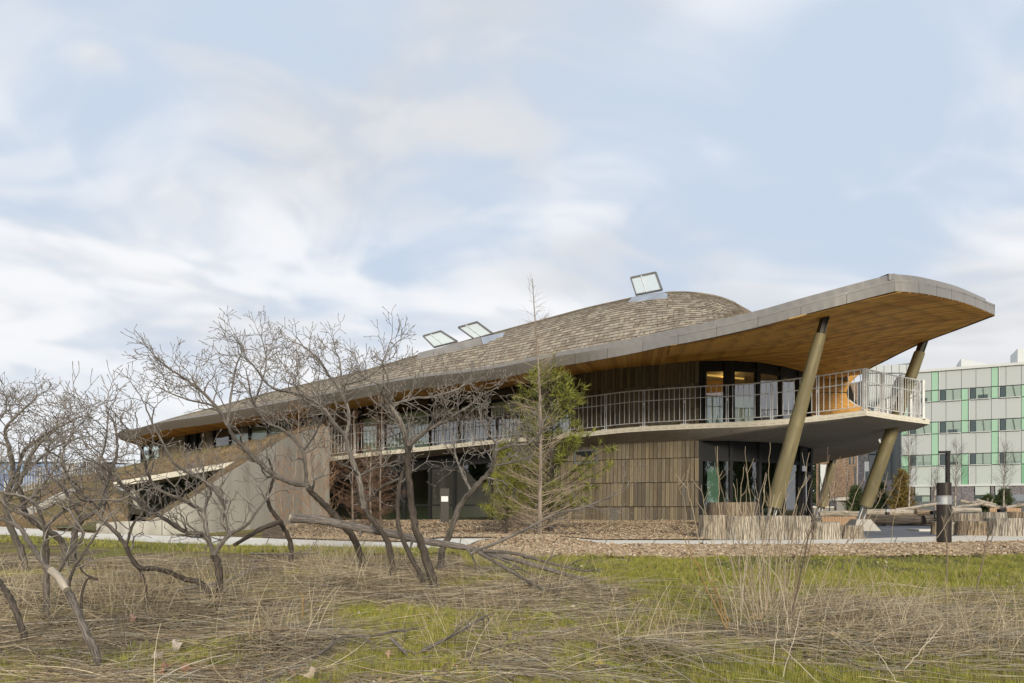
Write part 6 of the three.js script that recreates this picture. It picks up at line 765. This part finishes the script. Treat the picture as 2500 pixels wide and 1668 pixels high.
// leaves
function leaf(u, v, size, label, col, rot, group) { const t0 = P(u, v, 1), dir = V().subVectors(t0, camera.position).normalize(); let p = V(); for (let s = 2.5; s < 12; s += .01) { p.copy(camera.position).addScaledVector(dir, s); if (p.y < hgt(p.x, -p.z) + .05) break; } const t = new MB(), N = 18, c = V(0, .02, 0), ring = []; for (let k = 0; k < N; k++) { const a = k / N * 6.283, lob = .55 + .45 * Math.abs(Math.cos(a * 2.5)), r = size * lob * (a > 3 && a < 3.3 ? .4 : 1); ring.push(V(Math.cos(a) * r, .018 * Math.sin(a * 3 + u) + r * .35 * Math.abs(Math.sin(a)), Math.sin(a) * r * .8)); } for (let k = 0; k < N; k++) t.tri(c, ring[(k + 1) % N], ring[k]); t.bar(V(-size * .3, .01, 0), V(-size * 1.3, .03, .01), .004, .004); const m = addMesh('dead_leaf', t.geo(), std({ color: lin(...col), roughness: .85, side: THREE.DoubleSide, map: retex(T.blotch, 6, 6) }), scene); m.position.copy(p).add(V(0, .015, 0)); m.rotation.set(.5, rot, .15); tag(m, label, 'leaf', group); }
leaf(1848, 1514, .062, 'large curled tan dead leaf at the foot of the tall weed clump', [.55, .38, .22], .4); leaf(2040, 1558, .05, 'pale orange dead leaf to the side of the tall weed clump', [.58, .42, .27], 1.8); leaf(400, 1640, .045, 'red brown dead leaf nearest the bottom of the picture, by its twin', [.36, .18, .11], .9); leaf(452, 1642, .045, 'brown dead leaf next to the red brown one', [.40, .23, .14], 2.6); leaf(432, 1585, .055, 'bleached flat dead leaf in the thatch above the red brown one', [.55, .47, .39], 1.2); leaf(386, 1610, .05, 'grey tan dead leaf between the sumac foot and the bleached leaf', [.48, .40, .33], 2.2); leaf(760, 1655, .045, 'oak-shaped pale brown dead leaf on the moss', [.52, .42, .31], .2); leaf(325, 1518, .05, 'pinkish brown dead leaf near the nearest sumac', [.42, .26, .20], 1.1); leaf(948, 1605, .03, 'small orange dead leaf under the forked dead branch', [.55, .36, .26], 2.4); leaf(715, 1652, .03, 'small dark leaf scrap beside the oak-shaped leaf', [.3, .22, .15], 2.9); leaf(1362, 1438, .05, 'tan dead leaf beside the heap of dry stalks', [.5, .33, .22], .7); leaf(1500, 1449, .05, 'pale dead leaf lying in the short grass of the bare patch', [.55, .42, .31], 2.0);

// straw and grass: nobody could count them
const dens = { green: (x, D) => ss(.43, .57, fbm(x * 1.35 + 11, D * 1.35 + 5, 4, 2001)), tall: (x, D) => ss(.46, .62, fbm(x * .6 + 3, D * .5 + 8, 3, 2005)) };
function ribbon(len, w, bend, n = 4, side = 0) { const m = new MB(), g = [[], []]; for (let k = 0; k <= n; k++) { const f = k / n, a = bend * f; const x = len * (bend ? Math.sin(a) / bend : f), y = len * (bend ? (1 - Math.cos(a)) / bend : 0), ww = w * (1 - .75 * f), z = side * f * f * len; g[0].push(V(x, y, z - ww)); g[1].push(V(x, y + ww * .6, z + ww)); } m.sheet(g); return m.geo(); }
function strand(len, r, rise, side, n = 5) { const p = []; for (let k = 0; k <= n; k++) { const f = k / n; p.push(V(len * f, rise * Math.sin(f * 2.6) * len, side * f * f * len)); } return new MB().tube(p, p.map((_, k) => r * (1 - .55 * k / n)), 3, false, false).geo(); }
{
  const vis = (x, D) => Math.abs(x) < D * .95 + .4, kinds = [strand(.46, .0025, .035, .14), strand(.62, .0028, .02, -.25), strand(.24, .0026, .05, .4), strand(.5, .0024, .07, -.35), strand(.75, .0030, .012, .1), strand(.40, .0042, .03, .5), strand(.14, .0040, .02, .1)], lists = kinds.map(() => [[], []]);
  const m4 = new THREE.Matrix4(), q = new THREE.Quaternion(), e = new THREE.Euler(), mound = (u, v, D, r) => { const p = PX(u, D, 0); return [p.x, D, r]; }, heaps = [mound(2120, 0, 5.6, 1.5), mound(2330, 0, 4.8, 1.4), mound(1870, 0, 5.0, .7), mound(1300, 0, 6.9, .9), mound(690, 0, 4.9, .5), mound(850, 0, 7.2, 1.2), mound(300, 0, 6.5, 1.6), mound(1560, 0, 4.5, .5)];
  let placed = 0; for (let k = 0; k < 330000 && placed < 44000; k++) {
    const D = 3.2 + 7.0 * Math.pow(rg(), .85), x = (rg() * 2 - 1) * (D * .95 + .4); if (!vis(x, D)) continue;
    let h = 0; for (const [hx, hD, r] of heaps) { const d = Math.hypot((x - hx) * .8, (D - hD) * 1.2); h = Math.max(h, 1 - d / r); }
    const left = ss(1.6, -.6, x - (D - 6) * .4), keep = Math.max(.24 + .62 * left * (1 - .5 * dens.green(x, D)), h * .95) * (1 - .86 * dens.green(x, D) * (h > .2 ? .4 : 1)) * ss(9.7, 7.6 + 1.2 * left, D) * (x > 1.2 ? ss(7.7, 6.6, D) : 1); if (rg() > keep) continue;
    const i = rg() < .22 ? 5 + Math.floor(rg() * 2) : Math.floor(rg() * 5), dirBias = fbm(x * .35, D * .35, 2, 2011) * 9 + (x > 2 ? .25 : 0), y = hgt(x, D) + .006 + (h > 0 ? h * .13 * rg() : .014 * rg()); e.set((rg() - .5) * .8, dirBias + (rg() - .5) * (rg() < .45 ? 6.28 : 1.6), (rg() - .42) * (.09 + (h > 0 ? .22 * h : 0)) + (rg() < .02 ? .35 * rg() : 0), 'YZX'); q.setFromEuler(e); const s = .55 + .7 * rg(); lists[i][0].push(m4.clone().compose(V(x, y, -D), q, V(s, s * (.7 + .6 * rg()), s))); const c = strawM[i > 4 ? 3 + Math.floor(rg() * 4) : Math.floor(rg() * 7)].clone().multiplyScalar(.46 + .80 * rg() * rg() + .1 * rg()); lists[i][1].push(c); placed++; }
  const sm = std({ color: lin(1, 1, 1), roughness: .9 }), g = thing('dry_thatch', 'flattened dry straw covering the meadow', 'dry grass'); g.userData.kind = 'stuff'; kinds.forEach((k, i) => instances('straw', k, sm, lists[i][0], lists[i][1], g));
  // standing dry grass at the far side of the thatch and round the sumac feet
  const up = [[], []], kU = strand(.55, .0022, .03, .25); for (let k = 0; k < 36000 && up[0].length < 3600; k++) { const D = 4.2 + 5.6 * rg(), x = (rg() * 2 - 1) * (D * .78), left = ss(.9, -.4, x - (D - 7) * .15); let h = 0; for (const [hx, hD, r] of heaps) h = Math.max(h, 1 - Math.hypot(x - hx, D - hD) / r); if (rg() > (.10 + .9 * ss(6, 8, D)) * left * dens.tall(x, D) * .9 + Math.max(0, h) * .35 || D > 9.4) continue; e.set(0, rg() * 6.28, 1.57 - Math.pow(rg(), 1.4) * 1.1, 'YZX'); q.setFromEuler(e); const s = .3 + .6 * rg(); up[0].push(m4.clone().compose(V(x, hgt(x, D), -D), q, V(s, s, s))); up[1].push(strawM[Math.floor(rg() * 4)].clone().multiplyScalar(.65 + .5 * rg())); } instances('standing_straw', kU, sm, up[0], up[1], g);
}
{
  const blades = [ribbon(.075, .0022, 1.1, 3), ribbon(.10, .0024, .8, 3), ribbon(.06, .002, 1.5, 3)], tuft = blades.map((b, i) => { const parts = []; for (let k = 0; k < 7; k++) { const m = new THREE.Matrix4().makeRotationFromEuler(new THREE.Euler(0, k * .9 + i + rg(), 1.05 - .5 * rg(), 'YZX')).setPosition((rg() - .5) * .03, 0, (rg() - .5) * .03); parts.push(b.clone().applyMatrix4(m)); } return mergeGeometries(parts); });
  const L = tuft.map(() => [[], []]), pal = [[.26, .265, .04], [.32, .31, .055], [.21, .235, .035], [.38, .34, .075], [.42, .36, .15]].map((c) => lin(...c)), m4 = new THREE.Matrix4(), q = new THREE.Quaternion();
  const put = (x, D, s, pale) => { const i = Math.floor(rg() * 3); q.setFromAxisAngle(V(0, 1, 0), rg() * 6.28); L[i][0].push(m4.clone().compose(V(x, hgt(x, D) + .01, -D), q, V(s, s * (.7 + .6 * rg()), s))); L[i][1].push(pal[Math.min(4, Math.floor(rg() * (pale ? 5 : 3.6)))].clone().multiplyScalar(.7 + .55 * rg())); };
  const lb = table([[1130, 11.0], [1180, 9.9], [1300, 9.6], [1900, 9.55], [2300, 9.8], [3300, 11]]), lo = table([[1130, 9.4], [1300, 8.2], [1500, 7.6], [1800, 7.1], [3300, 7.2]]);
  for (let k = 0; k < 50000; k++) { const u = 1130 + 1850 * rg(), D = lerp(lo(u) - .8 * rg(), lb(u) + .1 * rg(), rg()), p = PX(u, D, 0); if (rg() < .75 * ss(.42, .62, fbm(p.x * 1.4, D * 1.4, 3, 2101))) continue; put(p.x, D, .32 + .32 * rg(), rg() < .4); }
  for (let k = 0; k < 150000; k++) { const D = 3.1 + 5.0 * rg(), x = (rg() * 2 - 1) * (D * .78), g = dens.green(x, D), right = ss(-1.5, 1.5, x); if (rg() > g * (.75 + .25 * right) + .14 * right) continue; put(x, D, .3 + .42 * rg() * (x > 1 ? 1.3 : 1), rg() < .6); }
  const lt = table([[-300, 18.8], [0, 17.2], [230, 14.6], [400, 12.9], [600, 12.0], [900, 11.4], [1130, 11.2]]), l2 = table([[-300, 14], [0, 13], [230, 11.6], [400, 10.8], [600, 10.3], [1130, 9.9]]); for (let k = 0; k < 3600; k++) { const u = -60 + 1190 * rg(), D = lerp(l2(u), lt(u), rg()), p = PX(u, D, 0); put(p.x, D, .5 + .4 * rg(), rg() < .5); }
  const g = thing('grass', 'short green grass of the lawn and between the straw', 'grass'); g.userData.kind = 'stuff'; const gm = std({ color: lin(1, 1, 1), roughness: .8 }); tuft.forEach((t, i) => instances('grass_blades', t, gm, L[i][0], L[i][1], g));
  const mg = new THREE.SphereGeometry(1, 7, 5), mm = [], mc = []; for (let k = 0; k < 60000 && mm.length < 9000; k++) { const D = 3.1 + 5.2 * rg(), x = (rg() * 2 - 1) * (D * .78); if (rg() > ss(.46, .60, fbm(x * 1.9 + 31, D * 1.9 + 7, 4, 2051))) continue; const s = .012 + .035 * rg() * rg(); q.setFromAxisAngle(V(0, 1, 0), rg() * 6.28); mm.push(m4.clone().compose(V(x, hgt(x, D) + .004, -D), q, V(s * 1.5, s * .55, s))); mc.push((rg() < .85 ? lin(.30, .335, .045) : lin(.42, .33, .06)).multiplyScalar(.55 + .7 * rg())); } instances('moss_cushions', mg, std({ color: lin(1, 1, 1), roughness: 1 }), mm, mc, g);
}
{ // bits of dead leaf and broken bark lying about
  const lf = [0, 1].map((i) => { const m = new MB(), N = 9, ring = []; for (let k = 0; k < N; k++) { const t = k / N * 6.283, r = .022 * (.6 + .4 * Math.abs(Math.cos(t * (1.5 + i)))); ring.push(V(Math.cos(t) * r, .006 * Math.sin(t * 2 + i), Math.sin(t) * r * .7)); } for (let k = 0; k < N; k++) m.tri(V(0, .004, 0), ring[(k + 1) % N], ring[k]); return m.geo(); }), L = [[[], []], [[], []]], m4 = new THREE.Matrix4(), q = new THREE.Quaternion(), e = new THREE.Euler(), pal = [[.40, .26, .15], [.30, .18, .10], [.50, .40, .28], [.22, .15, .10], [.62, .56, .48]].map((c) => lin(...c));
  for (let k = 0; k < 4200; k++) { const D = 3.2 + 6 * Math.pow(rg(), 1.2), x = (rg() * 2 - 1) * (D * .78), i = rg() < .5 ? 0 : 1, s = .45 + .9 * rg() * rg(); e.set((rg() - .5) * 1.2, rg() * 6.28, (rg() - .5) * 1.2); q.setFromEuler(e); L[i][0].push(m4.clone().compose(V(x, hgt(x, D) + .012 + .02 * rg(), -D), q, V(s, s, s))); L[i][1].push(pal[Math.floor(rg() * 5)].clone().multiplyScalar(.6 + .6 * rg())); }
  const g = thing('leaf_litter', 'scraps of dead leaf and bark scattered through the straw', 'leaf litter'); g.userData.kind = 'stuff'; const lm = std({ color: lin(1, 1, 1), roughness: .9, side: THREE.DoubleSide }); lf.forEach((c, i) => instances('scraps', c, lm, L[i][0], L[i][1], g));
}
{ // wood chips on the mulch
  const chip = [0, 1].map((i) => new MB().box(V(0, 0, 0), V(.026 - .008 * i, .002, 0), V(0, .004, 0), V(.003, .001, .010 + .003 * i)).geo()), L = [[[], []], [[], []]], m4 = new THREE.Matrix4(), q = new THREE.Quaternion(), e = new THREE.Euler(), pal = [[.40, .315, .215], [.30, .22, .14], [.50, .41, .30], [.19, .13, .085], [.36, .25, .15]].map((c) => lin(...c));
  const put = (x, D, off) => { const i = rg() < .5 ? 0 : 1; e.set((rg() - .5) * 1.0, rg() * 6.28, (rg() - .5) * 1.0); q.setFromEuler(e); const s = .45 + 1.9 * rg() * rg() * rg() + .4 * rg(); if (rg() < .55 * ss(.5, .66, fbm(x * 1.6, D * 1.6, 3, 2201))) return; L[i][0].push(m4.clone().compose(V(x, hgt(x, D) + off, -D), q, V(s, s, s))); L[i][1].push(pal[Math.floor(rg() * 5)].clone().multiplyScalar(.7 + .5 * rg())); };
  const t1 = table([[1130, 11.4], [1180, 12.3], [1320, 13.1], [1450, 12.25], [1900, 12.1], [2100, 12.3], [2300, 12.8], [2620, 13.9]]), b1 = table([[1130, 10.6], [1180, 9.9], [1300, 9.5], [1900, 9.45], [2300, 9.7], [2620, 10.2]]); for (let k = 0; k < 42000; k++) { const u = 1130 + 1480 * rg(), D = lerp(b1(u), t1(u), rg()); put((u - 1250) / F * D, D, .036); }
  const t2 = table([[650, 23], [1000, 23], [1400, 22.5], [1735, 20.9]]), b2 = table([[650, 15.5], [790, 14.5], [1100, 13.1], [1320, 13], [1450, 14.4], [1735, 14.45]]); for (let k = 0; k < 36000; k++) { const u = 700 + 1030 * rg(), D = lerp(b2(u), t2(u), Math.pow(rg(), 1.3)); put((u - 1250) / F * D, D, .034); }
  const g = thing('bark_chips', 'loose bark chips spread over the mulch beds', 'bark chips'); g.userData.kind = 'stuff'; const cm = std({ color: lin(1, 1, 1), roughness: .95 }); chip.forEach((c, i) => instances('chips', c, cm, L[i][0], L[i][1], g));
}
{ // coarse dry grass on the bank and on the lower roof
  const tuftG = [0, 1].map((i) => { const parts = []; for (let k = 0; k < 9; k++) parts.push(ribbon(.26 + .1 * rg(), .004, .9 + .6 * rg(), 3, .2 * (rg() - .5)).applyMatrix4(new THREE.Matrix4().makeRotationFromEuler(new THREE.Euler(0, k * .7 + rg(), .75 * rg(), 'YZX')))); return mergeGeometries(parts); }), L = [[[], []], [[], []]], m4 = new THREE.Matrix4(), q = new THREE.Quaternion();
  const over = (g, n, r0, c0, c1, sc = 1) => { const R = g.length - 1, C = g[0].length - 1; for (let k = 0; k < n; k++) { const r = lerp(r0, R - .01, rg()), c = lerp(c0 * C, c1 * C - .01, rg()), i = Math.floor(r), j = Math.floor(c), p = V().lerpVectors(V().lerpVectors(g[i][j], g[i][j + 1], c - j), V().lerpVectors(g[i + 1][j], g[i + 1][j + 1], c - j), r - i), w = rg() < .5 ? 0 : 1, s = sc * (.25 + .38 * rg()); q.setFromAxisAngle(V(0, 1, 0), rg() * 6.28); L[w][0].push(m4.clone().compose(p, q, V(s, s * .65, s))); const gr = fbm(p.x * .6, p.z * .6 + p.y, 3, 2301); L[w][1].push((gr > .66 ? lin(.24, .235, .10) : strawM[Math.floor(rg() * 4)].clone().multiply(lin(.60, .55, .48))).multiplyScalar(.75 + .5 * rg())); } };
  over(bermGrid, 7000, 2, .22, 1); over(roofGrid, 3600, .2, 0, 1); over(stripGrid, 700, .1, 0, 1, .45);
  const g = thing('bank_grass', 'coarse dry grass growing on the bank and the lower roof', 'dry grass'); g.userData.kind = 'stuff'; const gm = std({ color: lin(1, 1, 1), roughness: .9 }); tuftG.forEach((t, i) => instances('tufts', t, gm, L[i][0], L[i][1], g));
}
renderer.render(scene, camera);
